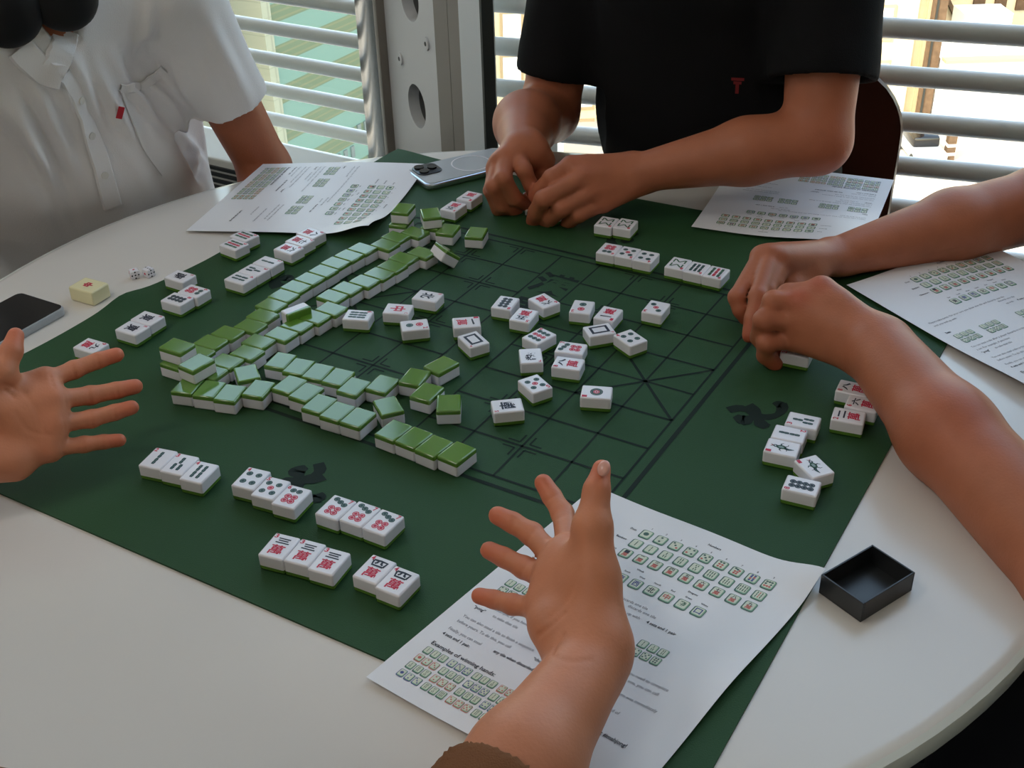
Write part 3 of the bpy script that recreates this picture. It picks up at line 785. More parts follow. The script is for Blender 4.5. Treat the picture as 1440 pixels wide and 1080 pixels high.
# --- tiles in front of the person at the right
UR = (-43, -9); G5 = 'face up tiles beside the black tray'
for px, py, U, k, t in (
    (1129.4, 592, UR, 'b3', 'white tile with three sticks, top of the leaning right hand stack'),
    (1110, 610.5, (43, 9), 'b2', 'white tile with two sticks in the right hand stack'),
    (1100.3, 629.5, UR, 'b1', 'white tile with a bird lying straight in the right hand stack'),
    (1145, 656, (-24, -23), 'b1', 'white tile with a bird turned diagonally'),
    (1127.5, 683, (-43, -10), 'd8', 'white tile with eight dark circles nearest the black tray'),
    (1193.6, 584.8, (-44, -8), 'w2', 'white tile numbered 2 in red under the right forearm'),
    (1213, 567.5, (-42, -9), 'w6', 'white character tile half hidden by the right forearm'),
    (1200, 546, (-42, -9), 'w8', 'white tile with two black strokes half hidden by the right forearm'),
    (1121, 493, (-40, -8), 'w2', 'white tile held down under the right hand')):
    add_tile(px, py, U, k, t, 0, G5)

# push overlapping tiles of one level apart (they are rigid)
def sat(a, b, w, h):
    best = None
    for o in (a, b):
        for k in (0, PI / 2):
            ax = np.array([math.cos(o['ang'] + k), math.sin(o['ang'] + k)])
            def ext(q): return w / 2 * abs(math.cos(q['ang']) * ax[0] + math.sin(q['ang']) * ax[1]) + h / 2 * abs(-math.sin(q['ang']) * ax[0] + math.cos(q['ang']) * ax[1])
            dd = (b['p'] - a['p']) @ ax; ov = ext(a) + ext(b) - abs(dd)
            if ov <= 0: return None
            if best is None or ov < best[0]: best = (ov, ax * (1 if dd > 0 else -1))
    return best
for it in range(60):
    mv_ = 0
    for i, a in enumerate(TILES):
        for b in TILES[i + 1:]:
            if a['level'] != b['level'] or abs(a['p'][0] - b['p'][0]) > 0.04 or abs(a['p'][1] - b['p'][1]) > 0.04: continue
            s = sat(a, b, TW + 0.0002, TH + 0.0002)
            if s: a['p'] = a['p'] - s[1] * s[0] * 0.5; b['p'] = b['p'] + s[1] * s[0] * 0.5; mv_ += 1
    if not mv_: break
for t in TILES:
    me = ME_BODY_DOWN if t['kind'] == 'down' else face_mesh(t['kind'])
    o = link('mahjong_tile', me, None, (t['p'][0], t['p'][1], TZ + 0.0004 + t['z'] * 1.002), (0, 0, t['ang']))
    tag(o, t['label'], 'tile', t['group'])
    link('tile_back', ME_BACK_TOP if t['kind'] == 'down' else ME_BACK_BOTTOM, o)

def loose_tile(kind, M, label, group):
    o = link('mahjong_tile', ME_BODY_DOWN if kind == 'down' else face_mesh(kind)); o.matrix_world = M
    tag(o, label, 'tile', group); link('tile_back', ME_BACK_TOP if kind == 'down' else ME_BACK_BOTTOM, o); return o
# tiles standing on their long side
def edge_tile(px, py, qx, qy, back_to_camera, label, z0=0.0):
    a = at(px, py, z0 + TW); b = at(qx, qy, z0 + TW); c = (a + b) / 2; d = b - a; d[2] = 0; d /= np.linalg.norm(d)
    y = Vector(d); z = Vector((d[1], -d[0], 0))
    if z.y > 0: z = -z
    if not back_to_camera: z = -z
    x = y.cross(z)
    M = Matrix(((x[0], y[0], z[0], c[0]), (x[1], y[1], z[1], c[1]), (x[2], y[2], z[2], TZ + z0 + 0.0005 + TW / 2), (0, 0, 0, 1)))
    M = M @ Matrix.Translation((0, 0, -TT / 2))
    return loose_tile('down', M, label, GW)
edge_tile(399, 441, 433, 428, True, 'tile on its side between the diagonal wall rows, green back forward')
c = at(623, 360, 0.012); d_ = at(638, 371, 0.012) - at(608, 347, 0.012)
loose_tile('down', Matrix.Translation((c[0], c[1], TZ + 0.0095)) @ Matrix.Rotation(math.atan2(d_[1], d_[0]) - PI / 2, 4, 'Z') @ Matrix.Rotation(math.radians(-40), 4, 'Y') @ Matrix.Translation((0, 0, -TT / 2 + 0.004)), 'tipped tile at the far wall end with its pale side turned up', GW)

# ------------------------------------------------------------------ printed rule sheets
PW, PH = 0.212, 0.290
def sheet_print():
    """the printed page in millimetres from the top left corner: list of (verts, faces, material, layer)"""
    out = []
    def put(v, f, m, l=0): out.append((np.array(v, float), f, m, l))
    def poly(p, m, l=0): put(p, [tuple(range(len(p)))], m, l)
    def text(t, s, tt, size, m, bold=0.0, anchor='l', cond=0.86):
        v, f = glyph(t, bold)
        if not len(v): return
        w = v[:, 0].max() * size * cond
        x0 = s if anchor == 'l' else (s - w if anchor == 'r' else s - w / 2)
        put(np.stack([x0 + v[:, 0] * size * cond, tt - v[:, 1] * size], 1), [g[::-1] for g in f], m)
    def rrect(cx, cy, w, h, r, n=3):
        p = []
        for sx, sy, a0 in ((1, 1, 0), (-1, 1, 90), (-1, -1, 180), (1, -1, 270)):
            for k in range(n + 1):
                a = math.radians(a0 + 90 * k / n); p.append((cx + sx * (w / 2 - r) + r * math.cos(a), cy + sy * (h / 2 - r) + r * math.sin(a)))
        return p
    def icon(cx, cy, w, h, draw, edge=M_INKG):
        poly(rrect(cx, cy, w, h, w * 0.2), edge, 0)
        poly(rrect(cx + w * 0.02, cy - h * 0.03, w * 0.86, h * 0.88, w * 0.17), M_ICONG, 1)
        poly(rrect(cx - w * 0.02, cy - h * 0.06, w * 0.76, h * 0.76, w * 0.14), M_CREAM2, 2)
        draw(cx - w * 0.02, cy - h * 0.06, w, h)
    def g(t, m, sc=0.55, bold=0.02):
        def d(cx, cy, w, h):
            v, f = glyph_fit(t, 0, 0, w * sc, h * sc, bold); put(np.stack([cx + v[:, 0], cy - v[:, 1]], 1), [q[::-1] for q in f], m, 3)
        return d
    def dots(n, m1, m2):
        pos = {1: [(0, 0)], 2: [(0, -1), (0, 1)], 3: [(-1, -1), (0, 0), (1, 1)], 4: [(-1, -1), (1, -1), (-1, 1), (1, 1)], 5: [(-1, -1), (1, -1), (-1, 1), (1, 1), (0, 0)],
               6: [(-.6, -1.1), (.6, -1.1), (-.6, 0), (.6, 0), (-.6, 1.1), (.6, 1.1)], 7: [(-.9, -1.2), (0, -.9), (.9, -.6), (-.5, .2), (.5, .2), (-.5, 1.1), (.5, 1.1)],
               8: [(x, y) for x in (-.6, .6) for y in (-1.2, -.4, .4, 1.2)], 9: [(x, y) for x in (-1, 0, 1) for y in (-1, 0, 1)]}[n]
        def d(cx, cy, w, h):
            r = w * (0.24 if n == 1 else 0.105)
            for k, (x, y) in enumerate(pos): poly(disc(cx + x * w * 0.21, cy + y * h * 0.22, r, 8), m2 if (k % 3 == 2 or n in (6, 7) and k > 1) else m1, 3)
        return d
    def sticks(n, m1, m2):
        rows = {1: [1], 2: [1, 1], 3: [1, 2], 4: [2, 2], 5: [2, 1, 2], 6: [3, 3], 7: [1, 3, 3], 8: [4, 4], 9: [3, 3, 3]}[n]
        def d(cx, cy, w, h):
            L = h * 0.6 / len(rows)
            for ri, c in enumerate(rows):
                for k in range(c):
                    x = cx + (k - (c - 1) / 2) * w * 0.19; y = cy + (ri - (len(rows) - 1) / 2) * L * 1.08
                    poly([(x - w * .035, y - L * .45), (x + w * .035, y - L * .45), (x + w * .035, y + L * .45), (x - w * .035, y + L * .45)], m2 if (k == 1 and c == 3) else m1, 3)
        return d
    def wan(n):
        a = g('一二三四五六七八九'[n - 1], M_INK, 0.34); b = g('萬', M_INKR, 0.40)
        return lambda cx, cy, w, h: (a(cx, cy - h * 0.17, w * 1.2, h), b(cx, cy + h * 0.17, w * 1.2, h))
    text('Numbers', 125, 17, 3.6, M_INK, 0.02, 'c')
    text('Dots', 62, 33, 3.4, M_INK, 0.015, 'r'); text('Bamboo', 62, 48, 3.4, M_INK, 0.015, 'r'); text('Characters', 62, 63, 3.4, M_INK, 0.015, 'r')
    for k in range(9):
        x = 71.5 + k * 13.7
        text(str(k + 1), x, 24.5, 2.9, M_INK, 0.02, 'c')
        icon(x, 33, 10.2, 11.8, dots(k + 1, M_INKG if k not in (7,) else M_INKB, M_INKR)); icon(x, 48.2, 10.2, 11.8, sticks(k + 1, M_GRN, M_GRN if k != 8 else M_INKR)); icon(x, 63.4, 10.2, 11.8, wan(k + 1))
    text('Winds', 93, 76.5, 2.9, M_INK, 0.015, 'c'); text('Dragons', 140, 76.5, 2.9, M_INK, 0.015, 'c')
    for k, (lb, gl_, m) in enumerate((('East', '東', M_INK), ('South', '南', M_INKB), ('West', '西', M_INKB), ('North', '北', M_INK), ('Red', '中', M_INKR), ('Green', '發', M_GRN), ('White', '口', M_INKB))):
        x = 71.5 + k * 13.7
        text(lb, x, 83.0, 2.7, M_INK, 0.015, 'c'); icon(x, 92, 10.2, 11.8, g(gl_, m))
    S_ = 4.3; T = lambda t, s, tt, b=0.0: text(t, s, tt, S_, M_INK if b else M_INKL, b)
    T('Players take turns. On your turn you draw one tile and discards one tile', 14, 113); T('until you end up with', 14, 120); T('discards one tile', 108, 118); T('up with', 112, 125.5); text('4 sets and 1 pair', 129, 125.5, S_, M_INK, 0.022)
    for gx in (20, 56, 108, 140):
        for r in range(2):
            for c in range(3): icon(gx + c * 8.4, 147 + r * 10.2, 7.4, 8.8, (sticks(c + 2, M_GRN, M_GRN) if r == 0 else dots(4 + c, M_INKG, M_INKG)))
    text('Sets:', 14, 137, S_, M_INK, 0.022)
    T('You can steal a tile after a player discards it to finish', 14, 172); T('a set. For example, if you have', 14, 179)
    text('“pong”', 14, 186, S_, M_INK, 0.022); T('to take that tile', 32, 186)
    T('third tile you need to complete', 133, 179); T('with a third one, you can call', 133, 186)
    T('You can also steal a tile to finish a sequence', 14, 199); T('before yours. To do this, you call', 14, 206); text('“chow”', 84, 206, S_, M_INK, 0.022)
    T('one turn was immediately', 145, 200)
    T('Finally, you can steal', 14, 216); text('any tile when discarded', 56, 216, S_, M_INK, 0.022); T('winning hand of', 140, 216); text('4 sets and 1 pair.', 14, 223, S_, M_INK, 0.022)
    text('Examples of winning hands:', 14, 236, 5.4, M_INK, 0.022, 'l', 0.98); text('look at #mahjong!', 152, 238, 5.0, M_INK, 0.022)
    for r in range(4):
        for gi in range(4):
            for c in range(3):
                m = (M_INKG, M_INKB, M_GRN, M_INKR)[(gi + r * 3) % 4]
                icon(17.5 + gi * 22.5 + c * 7.0, 243 + r * 9.6, 6.1, 7.8, (dots((c + gi) % 9 + 1, m, m) if (gi + r) % 2 else sticks((c + r) % 6 + 1, m, m)), m if m != M_GRN else M_INKG)
        for c in range(2): icon(17.5 + 90 + c * 7.0, 243 + r * 9.6, 6.1, 7.8, g('中' if r % 2 else '東', M_INKR))
    return out
PRINT = sheet_print()

def rule_sheet(TL_, TR, BL, zfun, label, full=True):
    """a sheet of paper; corners as (x, y) on the table, zfun(u, v) is the height of the paper above the mat"""
    TL_, TR, BL = (np.array(q, float)[:2] for q in (TL_, TR, BL))
    def pos(s, t, lift=0.0):
        s = np.asarray(s) / 212.0; t = np.asarray(t) / 290.0
        p = TL_[None] + (TR - TL_)[None] * s[:, None] + (BL - TL_)[None] * t[:, None]
        return np.concatenate([p, (TZ + zfun(s, t) + lift)[:, None]], 1)
    n, m = 36, 48
    ss, tt = np.meshgrid(np.linspace(0, 212, n + 1), np.linspace(0, 290, m + 1), indexing='ij')
    v = pos(ss.ravel(), tt.ravel()); ix = lambda a, b: a * (m + 1) + b
    f = [(ix(a, b), ix(a, b + 1), ix(a + 1, b + 1), ix(a + 1, b)) for a in range(n) for b in range(m)]
    k = len(v); v2 = v.copy(); v2[:, 2] -= 0.00022
    rim = [ix(a, 0) for a in range(n)] + [ix(n, b) for b in range(m)] + [ix(a, m) for a in range(n, 0, -1)] + [ix(0, b) for b in range(m, 0, -1)]
    mb = MB(); mb.add(np.concatenate([v, v2]), f + [tuple(i + k for i in g_[::-1]) for g_ in f] + [(rim[i], rim[(i + 1) % len(rim)], rim[(i + 1) % len(rim)] + k, rim[i] + k) for i in range(len(rim))], M_PAPER)
    o = mb.build('rule_sheet', smooth=True); tag(o, label, 'sheet of paper', 'printed game rule sheets')
    pm_ = MB()
    for vv, ff, mm_, l in PRINT:
        pm_.add(pos(vv[:, 0], vv[:, 1], 0.00022 + 0.00008 * l), ff, mm_)
    pm_.build('printed_rules', o)
    return o
def bump2(u, v, u0, v0, r, a): return a * np.exp(-((u - u0) ** 2 + ((v - v0) * 1.37) ** 2) / r ** 2)
z_near = lambda s, t: 0.0016 + bump2(s, t, 1.0, 0.0, 0.13, 0.010) + bump2(s, t, 1.0, 0.52, 0.25, 0.005) + 0.0012 * np.sin(5 * s + 2) ** 2
c0 = np.array([-0.111, 0.621]); c1 = np.array([0.070, 0.839]); c2 = np.array([0.240, 0.712])
rule_sheet(c1, c2, c0, z_near, 'nearest rule sheet, under the gesturing hand with the brown cuff')
# left far sheet: its top edge is the right hand one
q0 = np.array(at(245, 307)[:2]); q1 = np.array(at(370, 232)[:2]); q2 = np.array(at(602, 240)[:2])
z_lb = lambda s, t: 0.0030 + bump2(s, t, 1.0, 0.0, 0.20, 0.016) + 0.007 * np.exp(-((s - 0.0) / 0.25) ** 2) * (1 - t) + 0.002 * np.sin(4 * t)
rule_sheet(q2, at(520, 337)[:2], q1, z_lb, 'rule sheet lying at the far left before the person in white')
# right far sheet: its top edge faces the camera
q0 = np.array(at(972, 322)[:2]); q1 = np.array(at(1255, 266)[:2]); qn = np.array(at(1216, 356)[:2])
z_rb = lambda s, t: 0.0030 + 0.010 * np.exp(-((t) / 0.35) ** 2) * (0.4 + 0.6 * np.cos(3 * s)) ** 2 + 0.010 * t ** 2
rule_sheet(qn, q0, q1, z_rb, 'rule sheet lying at the far right before the person in black')
# right sheet of the player at the right: text runs up to the right
q0 = np.array(at(1190, 405)[:2]); q1 = np.array(at(1440, 553)[:2])
e_d = (q1 - q0) / np.linalg.norm(q1 - q0); e_r = np.array([-e_d[1], e_d[0]])
z_r = lambda s, t: 0.0040 + bump2(s, t, 0.0, 0.9, 0.35, 0.006) + 0.003 * np.sin(3 * s) ** 2
rule_sheet(q0, q0 + e_r * PW, q0 + e_d * PH, z_r, 'rule sheet at the right edge under the reaching arms')

# ------------------------------------------------------------------ phones
def rrect2(w, h, r, n=6):
    p = []
    for sx, sy, a0 in ((1, 1, 0), (-1, 1, 90), (-1, -1, 180), (1, -1, 270)):
        for k in range(n + 1):
            a = math.radians(a0 + 90 * k / n); p.append((sx * (w / 2 - r) + r * math.cos(a), sy * (h / 2 - r) + r * math.sin(a)))
    return p
pa = at(88, 432, 0.009); pb_ = at(8, 407, 0.009); pc = at(30, 470, 0.009)
ex = (pb_ - pa)[:2]; ex /= np.linalg.norm(ex); ey = np.array([-ex[1], ex[0]])
if ey @ (pc - pa)[:2] < 0: ey = -ey
cen = pa[:2] + ex * 0.0375 + ey * 0.070
ph = empty('phone', (cen[0], cen[1], ZT), math.atan2(ex[1], ex[0])); tag(ph, 'dark phone lying screen up at the left table edge', 'phone')
MB().prism(rrect2(0.075, 0.150, 0.008), 0.0002, 0.0098, M_GREYPHONE).build('shell', ph, bevel=0.0015, smooth=True)
MB().prism(rrect2(0.0715, 0.1465, 0.007), 0.0099, 0.0104, M_BLACKGL).build('screen', ph)

pa = at(600, 262, 0.008); pd = at(690, 240, 0.008)
ex = (pd - pa)[:2]; ex /= np.linalg.norm(ex); ey = np.array([-ex[1], ex[0]])
cen = pa[:2] + ex * 0.073 + ey * 0.036 + ex * 0.002
zp = TZ + 0.0006
ph = empty('phone', (cen[0], cen[1], zp), math.atan2(ex[1], ex[0])); tag(ph, 'silver phone lying camera side up beside the right hand in front of the column', 'phone')
MB().prism(rrect2(0.148, 0.073, 0.012), 0.0, 0.008, M_SILVER).build('shell', ph, bevel=0.0018, smooth=True)
MB().prism(rrect2(0.142, 0.067, 0.010), 0.0081, 0.0086, mat('pale phone back glass', (0.46, 0.50, 0.54), 0.08)).build('back_glass', ph)
cb = empty('tmpx'); bpy.data.objects.remove(cb)
bmp = MB(); bmp.prism([(x - 0.050, y + 0.013) for x, y in rrect2(0.036, 0.036, 0.010)], 0.0086, 0.0102, M_BLACKPL)
bump_o = bmp.build('camera_bump', ph, bevel=0.0008, smooth=True)
for lx, ly in ((-0.058, 0.021), (-0.058, 0.005), (-0.042, 0.013)):
    MB().tube((lx, ly, 0.0100), (lx, ly, 0.0122), 0.0068, M_BLACKGL, 20).build('camera_lens', bump_o)
ringm = MB(); n = 40
for i in range(n):
    a0, a1 = 2 * PI * i / n, 2 * PI * (i + 1) / n
    ringm.add([(0.012 + r * math.cos(a), r * math.sin(a), 0.0089) for r, a in ((0.026, a0), (0.028, a0), (0.028, a1), (0.026, a1))], [(0, 1, 2, 3)], M_PAPER)
ringm.build('magnet_ring', ph)

# ------------------------------------------------------------------ cream marker tile, dice, tray
cl = at(95.5, 400, 0.017); ct = at(119, 388.5, 0.017); cr_ = at(151, 397, 0.017); cb_ = at(129.5, 411, 0.017)
cen = (cl + ct + cr_ + cb_) / 4; d = (cr_ - ct)[:2]; ang = math.atan2(d[1], d[0])
cm = empty('marker_tile', (cen[0], cen[1], ZT + 0.0003), ang); tag(cm, 'cream yellow block with a red mark, left of the dice', 'tile')
bm = rounded_block(0.036, 0.0275, 0.0175, 0.002); o = link('block', bm_to('block', bm, [M_CREAM]), cm)
mk = MB(); v, f = glyph_fit('中', 0, 0, 0.009, 0.013, 0.06, PI / 2); mk.add([(x, y, 0.01765) for x, y in v], f, M_RED); mk.build('red_mark', cm)
def die(px, py, rz, tops, label):
    s = 0.0105; c = at(px, py, s / 2)
    bm = bmesh.new(); bmesh.ops.create_cube(bm, size=s); bmesh.ops.bevel(bm, geom=list(bm.edges), offset=0.0013, segments=3, affect='EDGES', profile=0.5)
    me = bm_to('die', bm, [M_TWHITE]); o = link('die', me, None, (c[0], c[1], ZT + s / 2 + 0.0003), (0, 0, rz)); tag(o, label, 'die', 'dice')
    P = {1: [(0, 0)], 2: [(-1, -1), (1, 1)], 3: [(-1, -1), (0, 0), (1, 1)], 4: [(-1, -1), (1, -1), (-1, 1), (1, 1)], 5: [(-1, -1), (1, -1), (-1, 1), (1, 1), (0, 0)], 6: [(-1, -1), (-1, 0), (-1, 1), (1, -1), (1, 0), (1, 1)]}
    mb = MB(); h = s / 2 + 0.0001
    for nrm, nn in zip(((0, 0, 1), (0, -1, 0), (1, 0, 0), (-1, 0, 0), (0, 1, 0)), tops):
        nv = Vector(nrm); a = nv.orthogonal().normalized(); b = nv.cross(a)
        for (x, y) in P[nn]:
            r = 0.0015 if nn == 1 else 0.00105
            mb.add([nv * h + a * (x * 0.0027 + r * math.cos(2 * PI * k / 10)) + b * (y * 0.0027 + r * math.sin(2 * PI * k / 10)) for k in range(10)], [tuple(range(10))], M_RED if nn in (1, 4) else M_NAVY)
    mb.build('pips', o)
die(188.5, 383, 0.5, (1, 5, 3, 4, 2), 'left white die with a red pip on top')
die(208.5, 381, 0.9, (3, 5, 6, 1, 2), 'right white die showing five dark pips')

rl, rt_, rr, rb_ = (at(*q, 0.0185)[:2] for q in ((1157, 805), (1227, 763), (1288, 803), (1213, 848)))
cen = (rl + rt_ + rr + rb_) / 4; ux = ((rt_ - rl) + (rr - rb_)) / 2; uy = ((rb_ - rl) + (rr - rt_)) / 2
Lx, Ly = np.linalg.norm(ux), np.linalg.norm(uy); ang = math.atan2(ux[1], ux[0])
trm = MB(); hx, hy, th_, hh = Lx / 2, Ly / 2, 0.0016, 0.0185
trm.box((0, 0, 0.001), (Lx, Ly, 0.002), M_BLACKPL)
for sx in (-1, 1): trm.box((sx * (hx - th_ / 2), 0, hh / 2), (th_, Ly, hh), M_BLACKPL)
for sy in (-1, 1): trm.box((0, sy * (hy - th_ / 2), hh / 2), (Lx - 2 * th_, th_, hh), M_BLACKPL)
tr_o = trm.build('open_tray', None, (cen[0], cen[1], ZT + 0.0004), rz=ang, bevel=0.0004); tag(tr_o, 'small black open plastic tray at the right of the nearest rule sheet', 'tray')

# ------------------------------------------------------------------ chairs
def shell_chair(x, y, face, label, top=0.86, half=0.20):
    """moulded shell chair; face = heading of the sitter"""
    c = empty('shell_chair', (x, y, 0), face - PI / 2); tag(c, label, 'chair', 'brown shell chairs')
    def slab(prof, name):
        n, m = 18, len(prof); vs = []; t = 0.011
        for i in range(n + 1):
            u = -1 + 2 * i / n
            for (yy, zz, hw, ny, nz) in prof:
                vs.append((u * hw, yy + (0.02 * (u * u) if name == 'backrest' else 0), zz + (0.012 * u * u if name == 'seat' else 0)))
        k = len(vs)
        for i in range(n + 1):
            u = -1 + 2 * i / n
            for (yy, zz, hw, ny, nz) in prof:
                vs.append((u * hw, yy + (0.02 * (u * u) if name == 'backrest' else 0) - ny * t, zz + (0.012 * u * u if name == 'seat' else 0) - nz * t))
        ix = lambda a, b: a * m + b
        f = [(ix(a, b), ix(a + 1, b), ix(a + 1, b + 1), ix(a, b + 1)) for a in range(n) for b in range(m - 1)]
        f2 = [tuple(i + k for i in q[::-1]) for q in f]
        rim = [ix(a, 0) for a in range(n)] + [ix(n, b) for b in range(m - 1)] + [ix(a, m - 1) for a in range(n, 0, -1)] + [ix(0, b) for b in range(m - 1, 0, -1)]
        s = [(rim[i], rim[(i + 1) % len(rim)], rim[(i + 1) % len(rim)] + k, rim[i] + k) for i in range(len(rim))]
        o = MB().add(vs, f + f2 + s, M_CHAIR).build(name, c, smooth=True); return o
    slab([(0.22, 0.44, half * 0.92, 0, 1), (0.10, 0.45, half, 0, 1), (-0.06, 0.445, half, 0, 1), (-0.16, 0.45, half * .95, 0, 1)], 'seat')
    zs = np.linspace(0.47, top, 26); pr_ = []
    for q in zs:
        w = half * 0.98; d_ = top - q
        if d_ < 0.10: w = half * 0.98 - 0.10 + math.sqrt(max(0.10 ** 2 - (0.10 - d_) ** 2, 0))
        pr_.append((-0.150 - (q - 0.45) * 0.05, q, w, 1, 0))
    slab(pr_, 'backrest')
    for sx in (-1, 1):
        for sy in (-1, 1):
            MB().tube((sx * 0.13, sy * 0.12 + 0.02, 0.432), (sx * 0.18, sy * 0.165 + 0.02, 0.0), 0.010, M_STEEL, 12).build('leg', c, smooth=True)
    return c
F_B = math.atan2(-0.835, -0.55); F_W = math.atan2(-0.70, 0.71); F_R = math.atan2(0.25, -0.97); F_L = math.atan2(0.855, 0.52)
shell_chair(0.372, 1.735, F_B, 'brown shell chair behind the person in black', 0.795, 0.190)
shell_chair(-0.60, 1.70, F_W, 'brown shell chair under the person in the white shirt', 0.80, 0.19)
shell_chair(0.84, 0.90, F_R, 'brown shell chair under the person at the right edge', 0.80, 0.19)
shell_chair(-0.50, 0.18, F_L, 'brown shell chair under the person with brown sleeves', 0.80, 0.19)

# ------------------------------------------------------------------ bodies: blended round cones meshed with surface nets
class Body:
    def __init__(s): s.p = []
    def cone(s, a, b, ra, rb, k=0.006, op=1): s.p.append(('c', np.array(a, float), np.array(b, float), float(ra), float(rb), k, op, None, 1.0)); return s
    def flat(s, a, b, ra, rb, n, sc, k=0.02, op=1):
        n = np.array(n, float); n /= np.linalg.norm(n)
        s.p.append(('c', np.array(a, float), np.array(b, float), float(ra), float(rb), k, op, n, float(sc))); return s
    def ball(s, a, r, k=0.006, op=1): return s.cone(a, a, r, r, k, op)
    def cyl(s, a, b, r, k=0.002, op=-1): s.p.append(('y', np.array(a, float), np.array(b, float), float(r), float(r), k, op, None, 1.0)); return s
    def chain(s, pts, rs, k=0.004):
        for i in range(len(pts) - 1): s.cone(pts[i], pts[i + 1], rs[i], rs[i + 1], k)
        return s
    @staticmethod
    def dist(q, X):
        t, a, b, ra, rb, k, op, n, sc = q
        P = X - a.astype(np.float32)
        if t == 'y':
            d = b - a; L = np.linalg.norm(d); d = (d / L).astype(np.float32)
            h = P @ d; rad = np.sqrt(np.maximum((P * P).sum(-1) - h * h, 0))
            return np.maximum(np.abs(h - L / 2) - L / 2, rad - ra)
        d = b - a
        if n is not None:
            f = 1.0 / sc - 1.0
            P = P + ((P @ n.astype(np.float32)) * np.float32(f))[..., None] * n.astype(np.float32); d = d + f * (d @ n) * n
        L2 = float(d @ d)
        if L2 < 1e-12: r = np.sqrt((P * P).sum(-1)) - ra
        else:
            h = np.clip((P @ d.astype(np.float32)) / L2, 0, 1)
            r = np.sqrt(((P - h[..., None] * d.astype(np.float32)) ** 2).sum(-1)) - (ra + (rb - ra) * h)
        return r * (sc if n is not None else 1.0)
    def mesh(s, h, B=28):
        los = []; his = []
        for q in s.p:
            r = max(q[3], q[4]); los.append(np.minimum(q[1], q[2]) - r - q[5] - 2.5 * h); his.append(np.maximum(q[1], q[2]) + r + q[5] + 2.5 * h)
        los = np.array(los); his = np.array(his); lo = los.min(0) - h; hi = his.max(0) + h
        N = np.ceil((hi - lo) / h).astype(int) + 2; nb = (N + B - 1) // B
        ids, pos, quads = [], [], []
        key = lambda c: (c[..., 0].astype(np.int64) * N[1] + c[..., 1]) * N[2] + c[..., 2]
        for bi in range(nb[0]):
            for bj in range(nb[1]):
                for bk in range(nb[2]):
                    b0 = np.array([bi, bj, bk]) * B; p0 = lo + b0 * h; p1 = p0 + (B + 2) * h
                    sel = [i for i in range(len(s.p)) if np.all(los[i] < p1) and np.all(his[i] > p0)]
                    if not any(s.p[i][6] == 1 for i in sel): continue
                    ax = [(lo[a] + (b0[a] + np.arange(B + 2)) * h).astype(np.float32) for a in range(3)]
                    D = np.full((B + 2,) * 3, 1.0, np.float32)
                    for i in sel:
                        q = s.p[i]
                        s0 = np.maximum(np.floor((los[i] - p0) / h).astype(int), 0); s1 = np.minimum(np.ceil((his[i] - p0) / h).astype(int) + 1, B + 2)
                        if np.any(s1 <= s0): continue
                        sl = tuple(slice(a, b) for a, b in zip(s0, s1))
                        X = np.stack(np.meshgrid(*[ax[a][sl[a]] for a in range(3)], indexing='ij'), -1)
                        d = Body.dist(q, X); o = D[sl]; k = q[5]
                        if q[6] == 1:
                            e = np.maximum(k - np.abs(o - d), 0) / k; D[sl] = np.minimum(o, d) - e * e * k * 0.25
                        else:
                            d = -d; e = np.maximum(k - np.abs(o - d), 0) / k; D[sl] = np.maximum(o, d) + e * e * k * 0.25
                    if D.min() >= 0 or D.max() < 0: continue
                    sg = D < 0; C = B + 1
                    cnt = np.zeros((C, C, C), np.int8); acc = np.zeros((C, C, C, 3), np.float32); ne = np.zeros((C, C, C), np.float32)
                    for a in range(3):
                        o1, o2 = [x for x in range(3) if x != a]
                        for u in (0, 1):
                            for v in (0, 1):
                                st = [0, 0, 0]; st[o1] = u; st[o2] = v
                                A = tuple(slice(x, x + C) for x in st); st2 = list(st); st2[a] += 1; A2 = tuple(slice(x, x + C) for x in st2)
                                cr = sg[A] != sg[A2]; t = np.where(cr, D[A] / np.where(cr, D[A] - D[A2], 1), 0)
                                ne += cr; acc[..., a] += t * cr; acc[..., o1] += u * cr; acc[..., o2] += v * cr
                    act = ne > 0
                    ci = np.argwhere(act)
                    g = acc[act] / ne[act][:, None]
                    ids.append(key(ci + b0)); pos.append(lo + (ci + b0 + g) * h)
                    for a in range(3):
                        o1, o2 = (a + 1) % 3, (a + 2) % 3
                        st = [1, 1, 1]; en = [C, C, C]; st[a] = 0; en[a] = B; 
                        en[o1] = B + 1; en[o2] = B + 1
                        A = tuple(slice(x, y) for x, y in zip(st, en)); st2 = list(st); st2[a] += 1; en2 = list(en); en2[a] += 1
                        A2 = tuple(slice(x, y) for x, y in zip(st2, en2))
                        cr = np.argwhere(sg[A] != sg[A2]) + np.array(st)
                        if not len(cr): continue
                        e1 = np.zeros(3, int); e1[o1] = 1; e2 = np.zeros(3, int); e2[o2] = 1
                        q4 = np.stack([key(cr + b0 - e1 - e2), key(cr + b0 - e2), key(cr + b0), key(cr + b0 - e1)], 1)
                        fl = sg[tuple(cr.T)]
                        q4[~fl] = q4[~fl][:, ::-1]
                        quads.append(q4)
        ids = np.concatenate(ids); pos = np.concatenate(pos); quads = np.concatenate(quads)
        uid, first = np.unique(ids, return_index=True); V = pos[first]
        # keep quads whose corners exist
        ok = np.isin(quads, uid).all(1); Q = np.searchsorted(uid, quads[ok])
        Q = np.unique(Q, axis=0) if False else Q
        return V, Q

